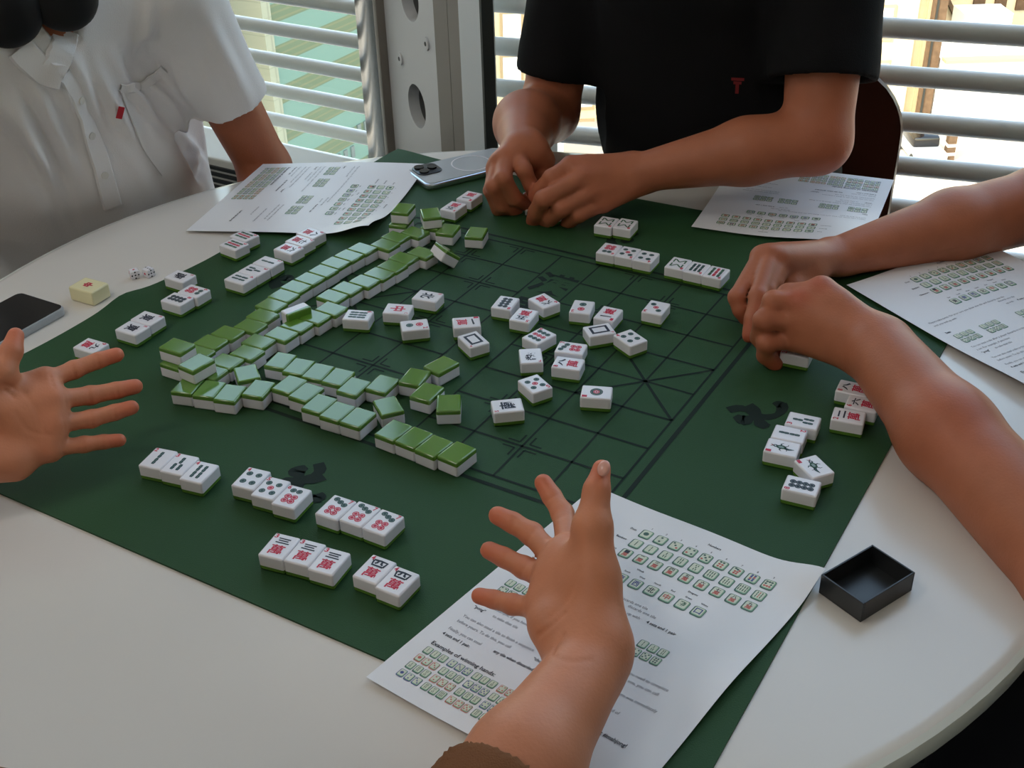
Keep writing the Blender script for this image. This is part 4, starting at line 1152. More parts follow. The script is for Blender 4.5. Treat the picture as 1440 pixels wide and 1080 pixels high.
def relax(V, Q, it=2, lam=0.5):
    n = len(V); E_ = np.concatenate([Q[:, [0, 1]], Q[:, [1, 2]], Q[:, [2, 3]], Q[:, [3, 0]]]); E_ = np.concatenate([E_, E_[:, ::-1]])
    deg = np.bincount(E_[:, 0], minlength=n)[:, None]
    for _ in range(it):
        S_ = np.stack([np.bincount(E_[:, 0], weights=V[E_[:, 1], a], minlength=n) for a in range(3)], 1) / np.maximum(deg, 1)
        V = V + lam * (S_ - V)
    return V

def normals(V, Q):
    n = np.cross(V[Q[:, 2]] - V[Q[:, 0]], V[Q[:, 3]] - V[Q[:, 1]]); N = np.zeros_like(V)
    for k in range(4):
        for a in range(3): N[:, a] += np.bincount(Q[:, k], weights=n[:, a], minlength=len(V))
    return N / np.maximum(np.linalg.norm(N, axis=1, keepdims=True), 1e-12)

def body_obj(name, body, h, material, parent=None, tint=None, folds=None, it=2):
    V, Q = body.mesh(h); V = relax(V, Q, it)
    if folds is not None:
        N = normals(V, Q); V = V + N * folds(V, N)[:, None]
    me = bpy.data.meshes.new(name); me.from_pydata([], [], [])
    me.vertices.add(len(V)); me.vertices.foreach_set('co', V.astype(np.float32).ravel())
    me.loops.add(len(Q) * 4); me.loops.foreach_set('vertex_index', Q.astype(np.int32).ravel())
    me.polygons.add(len(Q)); me.polygons.foreach_set('loop_start', np.arange(0, len(Q) * 4, 4, dtype=np.int32))
    me.update(calc_edges=True); me.validate()
    me.polygons.foreach_set('use_smooth', [True] * len(me.polygons))
    if tint is not None:
        w = np.zeros(len(V))
        for p, r, a in tint: w = np.maximum(w, a * np.exp(-((V - np.array(p)) ** 2).sum(1) / r ** 2))
        at_ = me.attributes.new('tint', 'FLOAT', 'POINT'); at_.data.foreach_set('value', w.astype(np.float32))
    me.materials.append(material)
    return link(name, me, parent)

def A3(l): return [ad(*q) for q in l]

def hand(B, T, wrist, mcps, fingers, thumb, rf=0.0085, rm=0.0115, rw=0.020, flat=None, kk=0.010, pad=None, rts=None, web=0.006):
    """wrist and joints are points; fingers = list of [PIP, DIP, TIP]; thumb = [CMC, MCP, IP, TIP]"""
    W = np.array(wrist); M = [np.array(q) for q in mcps]
    cen = sum(M) / 4; side = (M[0] - M[3]); side /= np.linalg.norm(side)
    for i, m in enumerate(M):
        w0 = W + side * (1.5 - i) * rw * 0.42
        B.cone(w0, m, rw * 0.62, rm * (0.92 if i == 3 else 1.0), kk)
    for i in range(3): B.cone(M[i], M[i + 1], rm * 0.8, rm * 0.8, web)
    sc = [1.0, 1.03, 0.98, 0.89]
    for i, f in enumerate(fingers):
        pts = [M[i]] + [np.array(q) for q in f]; r = rf * sc[i]
        rs = [r * 1.12, r * 1.03, r * 0.97, r * 0.90]
        for j in range(len(pts) - 1): B.cone(pts[j], pts[j + 1], rs[j], rs[j + 1], 0.0025)
        B.ball(pts[1], r * 1.06, 0.003)
        T.append((pts[-1], 0.017, 0.75)); T.append((pts[1], 0.010, 0.35)); T.append((M[i], 0.012, 0.35))
    th = [np.array(q) for q in thumb]; r = rf * 1.12
    rs = rts or [r * 1.55, r * 1.25, r * 1.08, r * 0.85]
    B.cone(W + side * rw * 0.5, th[0], rw * 0.55, rs[0], 0.012)
    for j in range(3): B.cone(th[j], th[j + 1], rs[j], rs[j + 1], 0.004 if j else 0.010)
    B.cone(th[1], M[0] * 0.75 + W * 0.25, rs[1] * 0.65, rm * 0.75, 0.012)        # web of the thumb
    T.append((th[3], 0.018, 0.7)); T.append((th[2], 0.012, 0.3))
    if pad is not None:
        for a, b, ra, rb in pad: B.cone(a, b, ra, rb, 0.012)

def head(B, c, f, r=0.088):
    """simple head above the neck: c centre, f heading; returns eye places"""
    f = np.array([math.cos(f), math.sin(f), 0]); s_ = np.array([-f[1], f[0], 0]); z = np.array([0, 0, 1.0]); c = np.array(c)
    B.cone(c + z * 0.03 - f * 0.012, c + z * 0.02 + f * 0.02, 0.080, 0.076, 0.02)
    B.cone(c + f * 0.03 - z * 0.02, c + f * 0.062 - z * 0.075, 0.060, 0.030, 0.03)
    B.cone(c + f * 0.088 + z * 0.012, c + f * 0.108 - z * 0.024, 0.008, 0.013, 0.010)
    B.cone(c + f * 0.080 - z * 0.052 - s_ * 0.014, c + f * 0.080 - z * 0.052 + s_ * 0.014, 0.009, 0.009, 0.006)
    B.cone(c + f * 0.086 + z * 0.034 - s_ * 0.036, c + f * 0.086 + z * 0.034 + s_ * 0.036, 0.010, 0.010, 0.010)
    for q in (-1, 1):
        B.ball(c + f * 0.098 + z * 0.014 + s_ * q * 0.032, 0.012, 0.010, -1)
        B.cone(c - f * 0.006 + s_ * q * 0.078 + z * 0.026, c + f * 0.004 + s_ * q * 0.078 - z * 0.026, 0.013, 0.009, 0.005)
    return [c + f * 0.078 + z * 0.014 + s_ * q * 0.032 for q in (-1, 1)], f, s_
def head_extras(P, c, f, eyes):
    c = np.array(c); z = np.array([0, 0, 1.0]); fv = np.array([math.cos(f), math.sin(f), 0]); s_ = np.array([-fv[1], fv[0], 0])
    H = Body(); H.cone(c + z * 0.055 - fv * 0.035, c + z * 0.075 + fv * 0.03, 0.078, 0.062, 0.02); H.cone(c - fv * 0.05 + z * 0.03, c - fv * 0.058 - z * 0.045, 0.066, 0.045, 0.03)
    for q in (-1, 1): H.cone(c + z * 0.05 + s_ * q * 0.055, c + z * 0.01 - fv * 0.03 + s_ * q * 0.058, 0.035, 0.028, 0.02)
    H.cyl(c + fv * 0.098 + z * 0.03 - s_ * 0.09, c + fv * 0.098 + z * 0.03 + s_ * 0.09, 0.045, 0.02)
    body_obj('hair', H, 0.005, M_HAIR, P)
    for e in eyes:
        bm = bmesh.new(); bmesh.ops.create_uvsphere(bm, u_segments=16, v_segments=12, radius=0.0125)
        me = bpy.data.meshes.new('eye'); bm.to_mesh(me); bm.free(); me.materials.append(mat('eye white', (0.75, 0.73, 0.70), 0.2)); me.materials.append(M_HAIR)
        for p in me.polygons:
            p.use_smooth = True
            if Vector(p.center).normalized() @ Vector(fv) > 0.90: p.material_index = 1
        link('eye', me, P, e)

def folds_fn(segs, fine=0.0, seed=0):
    rs = np.random.RandomState(seed); W = rs.randn(8, 3) * 38; ph = rs.rand(8) * 6.28
    def fn(V, N):
        d = np.zeros(len(V))
        for a, b, w, A in segs:
            a = np.array(a); b = np.array(b); ab = b - a; t = np.clip(((V - a) @ ab) / (ab @ ab), 0, 1)
            r = np.linalg.norm(V - a - t[:, None] * ab, axis=1)
            d += A * np.exp(-(r / w) ** 2) * np.sin(np.clip(t, 0.0, 1.0) * PI * 0.9 + 0.15) - A * 0.5 * np.exp(-((r - 1.7 * w) / w) ** 2) * np.sin(t * PI * 0.9 + 0.15)
        if fine:
            for k in range(8): d += fine / 8 * np.sin(V @ W[k] + ph[k])
        return d
    return fn

def legs(P, hip, f, spread=0.09, m=M_TROUSER, foot=0.45, drop=0.0):
    """seated lower body: hips, thighs, shins in one cloth mesh, two shoes"""
    hip = np.array(hip); fv = np.array([math.cos(f), math.sin(f), 0]); s_ = np.array([-fv[1], fv[0], 0]); L = Body()
    L.flat(hip - s_ * 0.08, hip + s_ * 0.08, 0.105, 0.105, (0, 0, 1), 0.95, 0.03)
    for q in (-1, 1):
        kn = hip + fv * foot + s_ * q * spread * 1.5; kn[2] = 0.50
        an = kn + fv * 0.02; an = np.array([an[0], an[1], 0.09])
        L.cone(hip + s_ * q * spread, kn, 0.085, 0.064, 0.03); L.cone(kn, an, 0.062, 0.045, 0.02)
        S_ = Body(); S_.cone(an - fv * 0.03 - np.array([0, 0, 0.045]), an + fv * 0.14 - np.array([0, 0, 0.055]), 0.040, 0.032, 0.02); S_.cone(an - np.array([0, 0, 0.03]), an + np.array([0, 0, 0.0]), 0.042, 0.046, 0.02)
        body_obj('shoe', S_, 0.006, M_SHOE, P)
    body_obj('trousers', L, 0.008, m, P)

Z = np.array([0, 0, 1.0])
# ================================================================== person in black
B = Body(); T = []
sR = np.array([0.118, 1.700, 1.055]); sL = np.array([0.400, 1.490, 1.055]); nk = np.array([0.250, 1.575, 1.115])
hipB = np.array([0.345, 1.700, 0.56]); hd = nk + np.array([-0.045, -0.07, 0.20])
# his right arm (left in the picture)
eR = ad(772, 158, 1.735); wR = ad(734, 211, 1.535); mR = ad(740, 174, 1.635)
B.cone(sR, eR, 0.048, 0.041, 0.015); B.cone(eR, mR, 0.042, 0.0425, 0.015); B.cone(mR, wR, 0.0425, 0.027, 0.015)
hand(B, T, wR, A3([(727, 217, 1.522), (712, 221, 1.520), (702, 228, 1.524), (696, 238, 1.532)]),
     [A3([(737, 239, 1.505), (746, 259, 1.515), (750, 270, 1.530)]), A3([(708, 251, 1.500), (724, 279, 1.520), (741, 287, 1.538)]),
      A3([(694, 262, 1.508), (706, 289, 1.528), (726, 297, 1.548)]), A3([(690, 268, 1.520), (700, 294, 1.540), (716, 302, 1.560)])],
     A3([(752, 214, 1.535), (764, 226, 1.545), (761, 245, 1.548), (752, 262, 1.550)]), rf=0.0100, rm=0.0125, rw=0.024)
# his left arm (right in the picture)
eL = ad(1148, 196, 1.470); wL = ad(897, 243, 1.500); mL = ad(1050, 213, 1.472)
B.cone(sL, eL, 0.052, 0.041, 0.015); B.cone(eL, mL, 0.041, 0.0395, 0.015); B.cone(mL, wL, 0.0395, 0.0235, 0.015)
hand(B, T, wL, A3([(803, 233, 1.492), (820, 250, 1.482), (832, 270, 1.486), (848, 286, 1.494)]),
     [A3([(776, 250, 1.488), (762, 265, 1.500), (753, 276, 1.512)]), A3([(764, 280, 1.478), (754, 298, 1.500), (750, 311, 1.520)]),
      A3([(789, 294, 1.484), (774, 307, 1.502), (767, 316, 1.522)]), A3([(814, 302, 1.490), (801, 311, 1.505), (793, 318, 1.522)])],
     A3([(850, 246, 1.520), (815, 258, 1.530), (785, 268, 1.535), (763, 282, 1.540)]), rf=0.0105, rm=0.0130, rw=0.023)
B.cone(nk - Z * 0.06, hd - Z * 0.05, 0.056, 0.052, 0.02)
B.flat(hipB + Z * 0.1, nk - Z * 0.10, 0.12, 0.13, (0.55, 0.835, 0), 0.62, 0.03); B.cone(sR, sL, 0.045, 0.045, 0.03)
eyes, _, _ = head(B, hd, F_B)
T += [(eL, 0.04, 0.45), (eR, 0.04, 0.3)]
per = body_obj('person', B, 0.0026, M_SKIN2, None, T)
tag(per, 'person in black t-shirt reaching both hands down to pinch a tile', 'person')
head_extras(per, hd, F_B, eyes); legs(per, hipB, F_B)
fb = np.array([math.cos(F_B), math.sin(F_B), 0]); sb_ = np.array([-fb[1], fb[0], 0])      # sb_ points to his left
S = Body()
S.flat(hipB + Z * 0.0, hipB * 0.45 + nk * 0.55 - Z * 0.03, 0.172, 0.178, fb, 0.66, 0.03); S.flat(hipB * 0.45 + nk * 0.55 - Z * 0.03, nk - Z * 0.10, 0.178, 0.145, fb, 0.66, 0.04)
S.cone(sR + Z * 0.004, nk - Z * 0.035, 0.060, 0.062, 0.05); S.cone(sL + Z * 0.004, nk - Z * 0.035, 0.060, 0.062, 0.05)
hR = sR * 0.20 + eR * 0.80; hL = sL * 0.30 + eL * 0.70
for s_, h_, e_, r_ in ((sR, hR, eR, 0.054), (sL, hL, eL, 0.066)):
    d_ = (e_ - s_) / np.linalg.norm(e_ - s_)
    S.cone(s_, h_ + d_ * 0.05, 0.064, r_, 0.03); S.cyl(h_, h_ + d_ * 0.16, 0.09, 0.002); S.cone(h_ - d_ * 0.035, h_ + d_ * 0.06, r_ - 0.014, r_ - 0.005, 0.002, -1)
S.cone(nk - Z * 0.01, nk + Z * 0.10, 0.060, 0.075, 0.004, -1)
fo = [(sL, sL + sb_ * -0.20 - Z * 0.25, 0.02, 0.006), (sR, nk - Z * 0.3, 0.02, 0.006), (hipB + fb * 0.1 + sb_ * 0.12 + Z * 0.05, nk - Z * 0.25 + fb * 0.12, 0.022, 0.006), (hL + Z * 0.01, sL + fb * 0.05, 0.015, 0.005), (hipB + fb * 0.12 - sb_ * 0.1 + Z * 0.1, hipB + fb * 0.12 + sb_ * 0.1 + Z * 0.2, 0.018, 0.005)]
sh = body_obj('t_shirt', S, 0.0042, M_SHIRTB, per, None, folds_fn(fo, 0.003, 1)); sh['label'] = 'plain black t-shirt'
def proj_on(obj, px, py):
    """first hit of the photograph's ray with one object"""
    bpy.context.view_layer.update()
    d = Vector(ray(px, py)).normalized(); ok, loc, nn, i = obj.ray_cast(obj.matrix_world.inverted() @ Vector(CAM), d)
    return (np.array(loc), np.array(nn)) if ok else (None, None)
lg, ln = proj_on(sh, 1037, 119)
if lg is not None:
    n_ = Vector(ln); up_ = Vector((0, 0, 1)); rt_v = up_.cross(n_).normalized(); up2 = n_.cross(rt_v)
    c_ = Vector(lg) + n_ * 0.0012; mb = MB()
    for u0, v0, u1, v1 in ((-0.008, 0.006, 0.008, 0.010), (-0.005, 0.001, 0.005, 0.005), (-0.0022, -0.012, 0.0022, 0.001)):
        mb.add([c_ + rt_v * a + up2 * b for a, b in ((u0, v0), (u1, v0), (u1, v1), (u0, v1))], [(0, 1, 2, 3)], mat('dark red print', (0.20, 0.010, 0.012), 0.7))
    lo_ = mb.build('chest_print', per); lo_['label'] = 'small dark red chest mark'

# ================================================================== person at the right edge (two reaching forearms)
B = Body(); T = []
wF = ad(1176, 361, 1.365); eF = ad(1462, 288, 1.440); mF = ad(1340, 318, 1.405)
sF = np.array([0.800, 1.120, 1.03]); sN = np.array([0.660, 0.700, 1.02]); nkR = np.array([0.775, 0.900, 1.09]); hdR = nkR + np.array([-0.06, 0.01, 0.20]); hipR = np.array([0.87, 0.885, 0.56])
B.cone(sF, eF, 0.050, 0.044, 0.015); B.cone(eF, mF, 0.044, 0.0415, 0.015); B.cone(mF, wF, 0.0415, 0.0225, 0.015)
hand(B, T, wF, A3([(1070, 361, 1.298), (1084, 359, 1.292), (1096, 364, 1.296), (1104, 372, 1.305)]),
     [A3([(1036, 418, 1.268), (1041, 436, 1.268), (1049, 448, 1.272)]), A3([(1066, 416, 1.255), (1058, 449, 1.248), (1054, 472, 1.246)]),
      A3([(1079, 410, 1.268), (1074, 435, 1.270), (1070, 452, 1.272)]), A3([(1090, 398, 1.282), (1086, 420, 1.285), (1083, 438, 1.288)])],
     A3([(1140, 386, 1.335), (1112, 404, 1.310), (1090, 425, 1.295), (1070, 444, 1.285)]), rf=0.0088, rm=0.0120, rw=0.023)
wN = ad(1238, 494, 1.135); eN = ad(1540, 832, 0.905); mN = ad(1331, 608, 1.045)
B.cone(sN, eN, 0.052, 0.046, 0.015); B.cone(eN, mN, 0.0430, 0.0405, 0.015); B.cone(mN, wN, 0.0405, 0.0335, 0.02)
hand(B, T, wN, A3([(1155, 408, 1.180), (1128, 426, 1.178), (1120, 450, 1.182), (1118, 476, 1.192)]),
     [A3([(1108, 414, 1.190), (1088, 428, 1.215), (1083, 442, 1.232)]), A3([(1088, 424, 1.180), (1076, 448, 1.205), (1084, 470, 1.222)]),
      A3([(1074, 450, 1.180), (1068, 474, 1.205), (1082, 492, 1.215)]), A3([(1078, 482, 1.188), (1076, 500, 1.205), (1090, 512, 1.212)])],
     A3([(1180, 452, 1.175), (1140, 470, 1.205), (1112, 482, 1.220), (1094, 492, 1.225)]), rf=0.0102, rm=0.0142, rw=0.022, web=0.007, kk=0.014)
B.cone(nkR - Z * 0.06, hdR - Z * 0.05, 0.056, 0.052, 0.02); B.flat(hipR + Z * 0.1, nkR - Z * 0.10, 0.12, 0.13, (-0.97, 0.25, 0), 0.62, 0.03); B.cone(sF, sN, 0.045, 0.045, 0.03)
eyes, _, _ = head(B, hdR, F_R)
T += [(ad(1360, 590, 1.02), 0.05, 0.4), (ad(1153, 398, 1.17), 0.013, 0.6), (ad(1122, 416, 1.165), 0.013, 0.7)]
per = body_obj('person', B, 0.0026, M_SKIN2, None, T); tag(per, 'person at the right edge stretching two bare forearms over the mat', 'person')
head_extras(per, hdR, F_R, eyes); legs(per, hipR, F_R, foot=0.36)
fr_ = np.array([math.cos(F_R), math.sin(F_R), 0])
S = Body(); S.flat(hipR, hipR * 0.45 + nkR * 0.55, 0.172, 0.178, fr_, 0.66, 0.03); S.flat(hipR * 0.45 + nkR * 0.55, nkR - Z * 0.10, 0.178, 0.145, fr_, 0.66, 0.04)
for s_, e_ in ((sF, eF), (sN, eN)):
    h_ = s_ * 0.45 + e_ * 0.55; d_ = (e_ - s_) / np.linalg.norm(e_ - s_)
    S.cone(s_, nkR - Z * 0.035, 0.060, 0.062, 0.05); S.cone(s_, h_ + d_ * 0.05, 0.064, 0.062, 0.03); S.cyl(h_, h_ + d_ * 0.16, 0.09, 0.002); S.cone(h_ - d_ * 0.035, h_ + d_ * 0.06, 0.049, 0.056, 0.002, -1)
S.cone(nkR - Z * 0.01, nkR + Z * 0.10, 0.060, 0.075, 0.004, -1)
body_obj('t_shirt', S, 0.006, M_SHIRTB, per, None, folds_fn([], 0.003, 2))

# ================================================================== person in the white shirt
B = Body(); T = []
nkW = np.array([-0.585, 1.505, 1.035]); sWL = np.array([-0.425, 1.585, 0.995]); sWR = np.array([-0.705, 1.330, 0.995]); hipW = np.array([-0.597, 1.690, 0.56]); hdW = nkW + np.array([-0.005, 0.0, 0.245])
eWL = np.array([-0.352, 1.665, 0.715]); wWL = np.array([-0.36, 1.45, 0.62]); eWR = np.array([-0.80, 1.24, 0.74]); wWR = np.array([-0.64, 1.13, 0.66])
B.cone(sWL, eWL, 0.045, 0.037, 0.015); B.cone(eWL, wWL, 0.037, 0.025, 0.015); B.cone(sWR, eWR, 0.045, 0.037, 0.015); B.cone(eWR, wWR, 0.037, 0.025, 0.015)
fw_ = np.array([math.cos(F_W), math.sin(F_W), 0]); sw_ = np.array([-fw_[1], fw_[0], 0])
for w_, dr in ((wWL, np.array([-0.25, -0.95, -0.1])), (wWR, np.array([0.75, -0.5, -0.35]))):
    dr = dr / np.linalg.norm(dr); sd = np.cross(dr, Z); sd /= np.linalg.norm(sd); m_ = [w_ + dr * 0.085 + sd * q * 0.019 for q in (1.5, 0.5, -0.5, -1.5)]
    hand(B, T, w_, m_, [[p + dr * 0.035 - Z * 0.008, p + dr * 0.055 - Z * 0.022, p + dr * 0.065 - Z * 0.040] for p in m_], [w_ + dr * 0.03 + sd * 0.03, w_ + dr * 0.055 + sd * 0.042, w_ + dr * 0.08 + sd * 0.042, w_ + dr * 0.10 + sd * 0.036], rf=0.0088)
B.cone(nkW - Z * 0.07 + fw_ * 0.02, hdW - Z * 0.05, 0.056, 0.052, 0.02); B.flat(hipW + Z * 0.1 - fw_ * 0.015, nkW - Z * 0.10 - fw_ * 0.01, 0.10, 0.11, fw_, 0.50, 0.03); B.cone(sWL * 0.8 + sWR * 0.2 - Z * 0.02, sWR * 0.8 + sWL * 0.2 - Z * 0.02, 0.035, 0.035, 0.03)
eyes, _, _ = head(B, hdW, F_W)
per = body_obj('person', B, 0.0032, M_SKIN2, None, [(eWL, 0.05, 0.3)]); tag(per, 'person in white button shirt seated at the far left of the table', 'person')
head_extras(per, hdW, F_W, eyes); legs(per, hipW, F_W, m=M_GREYTR)
S = Body(); md = hipW * 0.45 + nkW * 0.55
S.flat(hipW - Z * 0.02, md, 0.176, 0.178, fw_, 0.70, 0.03); S.flat(md, nkW - Z * 0.085, 0.178, 0.140, fw_, 0.68, 0.04)
hWL = sWL * 0.40 + eWL * 0.60; hWR = sWR * 0.40 + eWR * 0.60
for s_, h_, e_ in ((sWL, hWL, eWL), (sWR, hWR, eWR)):
    d_ = (e_ - s_) / np.linalg.norm(e_ - s_)
    S.cone(s_, nkW - Z * 0.03, 0.058, 0.060, 0.05); S.cone(s_, h_ + d_ * 0.05, 0.060, 0.053, 0.03); S.cyl(h_, h_ + d_ * 0.16, 0.09, 0.002); S.cone(h_ - d_ * 0.04, h_ + d_ * 0.06, 0.042, 0.048, 0.002, -1)
S.cone(nkW - sw_ * 0.01 + Z * 0.005, nkW - sw_ * 0.01 + Z * 0.10, 0.047, 0.060, 0.004, -1)
S.cone(nkW + fw_ * 0.085 - Z * 0.012, nkW + fw_ * 0.12 - Z * 0.105, 0.030, 0.006, 0.004, -1)                # open neck
rs = np.random.RandomState(5); fo = []
for k in range(9):
    x = -0.14 + 0.035 * k; top_ = nkW - Z * (0.07 + 0.03 * rs.rand()) + sw_ * x * 0.8 + fw_ * 0.10; bot = hipW + Z * (0.05 + 0.1 * rs.rand()) + sw_ * (x * 1.05 + 0.02 * rs.randn()) + fw_ * 0.13
    fo.append((top_, bot, 0.008 + 0.005 * rs.rand(), 0.008 + 0.006 * rs.rand()))
fo += [(sWL * 0.7 + nkW * 0.3 + fw_ * 0.06, md + sw_ * 0.02 + fw_ * 0.14, 0.009, 0.008), (nkW + sw_ * 0.09 + fw_ * 0.07, hipW + sw_ * 0.12 + fw_ * 0.10 + Z * 0.12, 0.008, 0.007), (hWL - fw_ * 0.01, sWL + fw_ * 0.05 - sw_ * 0.02, 0.009, 0.006), (hWL + sw_ * 0.035, sWL + sw_ * 0.045 + Z * 0.01, 0.008, 0.005), (hipW + fw_ * 0.12 + sw_ * 0.13 + Z * 0.22, hipW + fw_ * 0.14 + sw_ * 0.02 + Z * 0.12, 0.010, 0.008)]
fo += [(sWL, hipW + sw_ * 0.10 + fw_ * 0.10 + Z * 0.1, 0.014, 0.006), (sWL + fw_ * 0.05, hWL + fw_ * 0.05, 0.012, 0.006), (sWL + fw_ * 0.05 - sw_ * 0.03, md + sw_ * 0.14, 0.012, 0.006), (hWL + fw_ * 0.045 - Z * 0.01, sWL + sw_ * 0.05, 0.010, 0.004), (sWR, md + fw_ * 0.12, 0.015, 0.006)]
sh = body_obj('shirt', S, 0.0036, M_SHIRTW, per, None, folds_fn(fo, 0.004, 3)); sh['label'] = 'rumpled white short-sleeved shirt'
def ribbon(name, pts, width, m, obj, lift=0.0025, parent=None, thick=0.0):
    """strip lying on a cloth surface along photograph points"""
    C = []; Ns = []
    for p in smooth_path(pts, 22):
        l_, n_ = proj_on(obj, *p)
        if l_ is None: continue
        C.append(l_); Ns.append(n_)
    if len(C) < 3: return None
    C = np.array(C); Ns = np.array(Ns); Tn = np.gradient(C, axis=0); Tn /= np.linalg.norm(Tn, axis=1, keepdims=True); Sd = np.cross(Tn, Ns); Sd /= np.linalg.norm(Sd, axis=1, keepdims=True)
    v = np.concatenate([C + Sd * width / 2 + Ns * lift * 0.3, C + Sd * width * 0.42 + Ns * lift, C - Sd * width * 0.42 + Ns * lift, C - Sd * width / 2 + Ns * lift * 0.3]); n = len(C)
    f = [(k * n + i, k * n + i + 1, (k + 1) * n + i + 1, (k + 1) * n + i) for k in range(3) for i in range(n - 1)]
    return MB().add(v, f, m).build(name, parent, smooth=True)
ribbon('button_placket', [(90, 104), (108, 130), (122, 175), (140, 225), (158, 290)], 0.026, M_SHIRTW, sh, 0.0035, per)
for q in ((111, 140), (126, 190), (145, 245)):
    l_, n_ = proj_on(sh, *q)
    if l_ is not None: MB().tube(l_ + n_ * 0.002, l_ + n_ * 0.0055, 0.0050, mat('pale button', (0.72, 0.70, 0.66), 0.3), 14).build('button', per)
# collar wings
for pts in ([(26, 66), (40, 82), (62, 100), (84, 108)], [(72, 100), (82, 80), (88, 60), (92, 45)]):
    ribbon('collar', pts, 0.034, M_SHIRTW, sh, 0.006, per)
# chest pocket with its outline seam
pk_ = [(168, 124), (200, 120), (232, 96)]
ribbon('pocket_hem', pk_, 0.012, M_SHIRTW, sh, 0.003, per)
ribbon('pocket_seam', [(168, 124), (184, 165), (200, 205), (228, 245)], 0.004, M_SHIRTW, sh, 0.0028, per)
l_, n_ = proj_on(sh, 168, 157)
if l_ is not None:
    n_ = Vector(n_); u_ = Vector(UP) - n_ * n_.dot(Vector(UP)); u_.normalize(); r_ = u_.cross(n_); c_ = Vector(l_) + n_ * 0.004
    tb_ = MB(); 
    tb_.add([c_ + r_ * a + u_ * b + n_ * d for d in (0, -0.0012) for a, b in ((-0.0040, -0.008), (0.0040, -0.008), (0.0034, 0.008), (-0.0046, 0.008))], [(0, 1, 2, 3), (7, 6, 5, 4), (0, 4, 5, 1), (1, 5, 6, 2), (2, 6, 7, 3), (3, 7, 4, 0)], mat('red fabric tab', (0.50, 0.015, 0.03), 0.7))
    o = tb_.build('fabric_tab', per); o['label'] = 'small red fabric tab'

# headphones resting round the neck
hp = empty('headphones', tuple(nkW)); tag(hp, 'black over-ear headphones hanging round the neck of the person in white', 'headphones')
cups = [(ad(88, -6, 1.405), 0.041), (ad(6, 14, 1.375), 0.043)]
for c_, r_ in cups:
    c_ = c_ - np.array(nkW); nn_ = np.array([0.45, -0.75, 0.25]); nn_ /= np.linalg.norm(nn_)
    Q_ = Body(); Q_.flat(c_, c_ + Z * 0.012, r_, r_, nn_, 0.45, 0.01); o = body_obj('ear_cup', Q_, 0.003, M_PHONES, hp)
    Q_ = Body(); Q_.flat(c_ - nn_ * 0.020, c_ - nn_ * 0.020 + Z * 0.012, r_ * 0.92, r_ * 0.92, nn_, 0.35, 0.01); body_obj('ear_cushion', Q_, 0.003, M_PHONES, hp)
hbp = smooth_path([cups[0][0] - nkW, np.array([0.085, 0.055, 0.035]), np.array([-0.035, 0.085, 0.050]), np.array([-0.105, -0.035, 0.035]), cups[1][0] - nkW], 26)
Q_ = Body()
for i in range(25): Q_.cone(hbp[i], hbp[i + 1], 0.009, 0.009, 0.003)
body_obj('headband', Q_, 0.0035, M_PHONES, hp)

def creases(o, lines):
    """press thin skin creases into a body along photograph points: (points, width, depth)"""
    me = o.data; n = len(me.vertices); V = np.empty(n * 3, np.float32); me.vertices.foreach_get('co', V); V = V.reshape(-1, 3).astype(float)
    N = np.empty(n * 3, np.float32); me.vertices.foreach_get('normal', N); N = N.reshape(-1, 3); D_ = np.zeros(n)
    for pts, w_, a_ in lines:
        S_ = [proj_on(o, *q)[0] for q in smooth_path(pts, 14)]; S_ = [q for q in S_ if q is not None]
        for i in range(len(S_) - 1):
            a, b = S_[i], S_[i + 1]; ab = b - a; L2 = float(ab @ ab)
            if L2 > 4e-4 or L2 < 1e-12: continue
            t = np.clip(((V - a) @ ab) / L2, 0, 1); d = ((V - a - t[:, None] * ab) ** 2).sum(1)
            D_ = np.minimum(D_, -a_ * np.exp(-d / w_ ** 2))
    me.vertices.foreach_set('co', (V + N * D_[:, None]).astype(np.float32).ravel()); me.update()
CREASES = [([(757, 894), (772, 882), (794, 862)], 0.0016, 0.0011), ([(776, 920), (782, 907), (792, 893)], 0.0016, 0.0011), ([(778, 922), (800, 930), (830, 928)], 0.0018, 0.0006),
           ([(775, 868), (800, 840), (815, 800)], 0.0022, 0.0007),
           ([(5, 540), (14, 543), (25, 549)], 0.0014, 0.0010), ([(6, 548), (14, 553), (20, 560)], 0.0014, 0.0009), ([(30, 548), (50, 575), (62, 610)], 0.0022, 0.0007), ([(22, 580), (40, 605), (70, 612)], 0.0022, 0.0006)]
for (x0, y0, x1, y1) in ((101, 511, 106, 530), (136, 499, 140, 515), (124, 546, 128, 568), (162, 541, 166, 557), (126, 578, 130, 599), (159, 572, 162, 588), (116, 618, 119, 634), (143, 614, 145, 629),
                         (70, 527, 76, 545), (90, 552, 94, 574), (88, 584, 92, 606), (86, 622, 90, 640), (782, 730, 800, 722), (768, 704, 785, 694), (742, 760, 754, 742), (716, 745, 726, 726), (732, 808, 742, 790), (705, 793, 713, 776), (718, 858, 724, 842), (692, 851, 697, 836)):
    CREASES.append(([(x0, y0), ((x0 + x1) / 2, (y0 + y1) / 2), (x1, y1)], 0.0013, 0.0006))

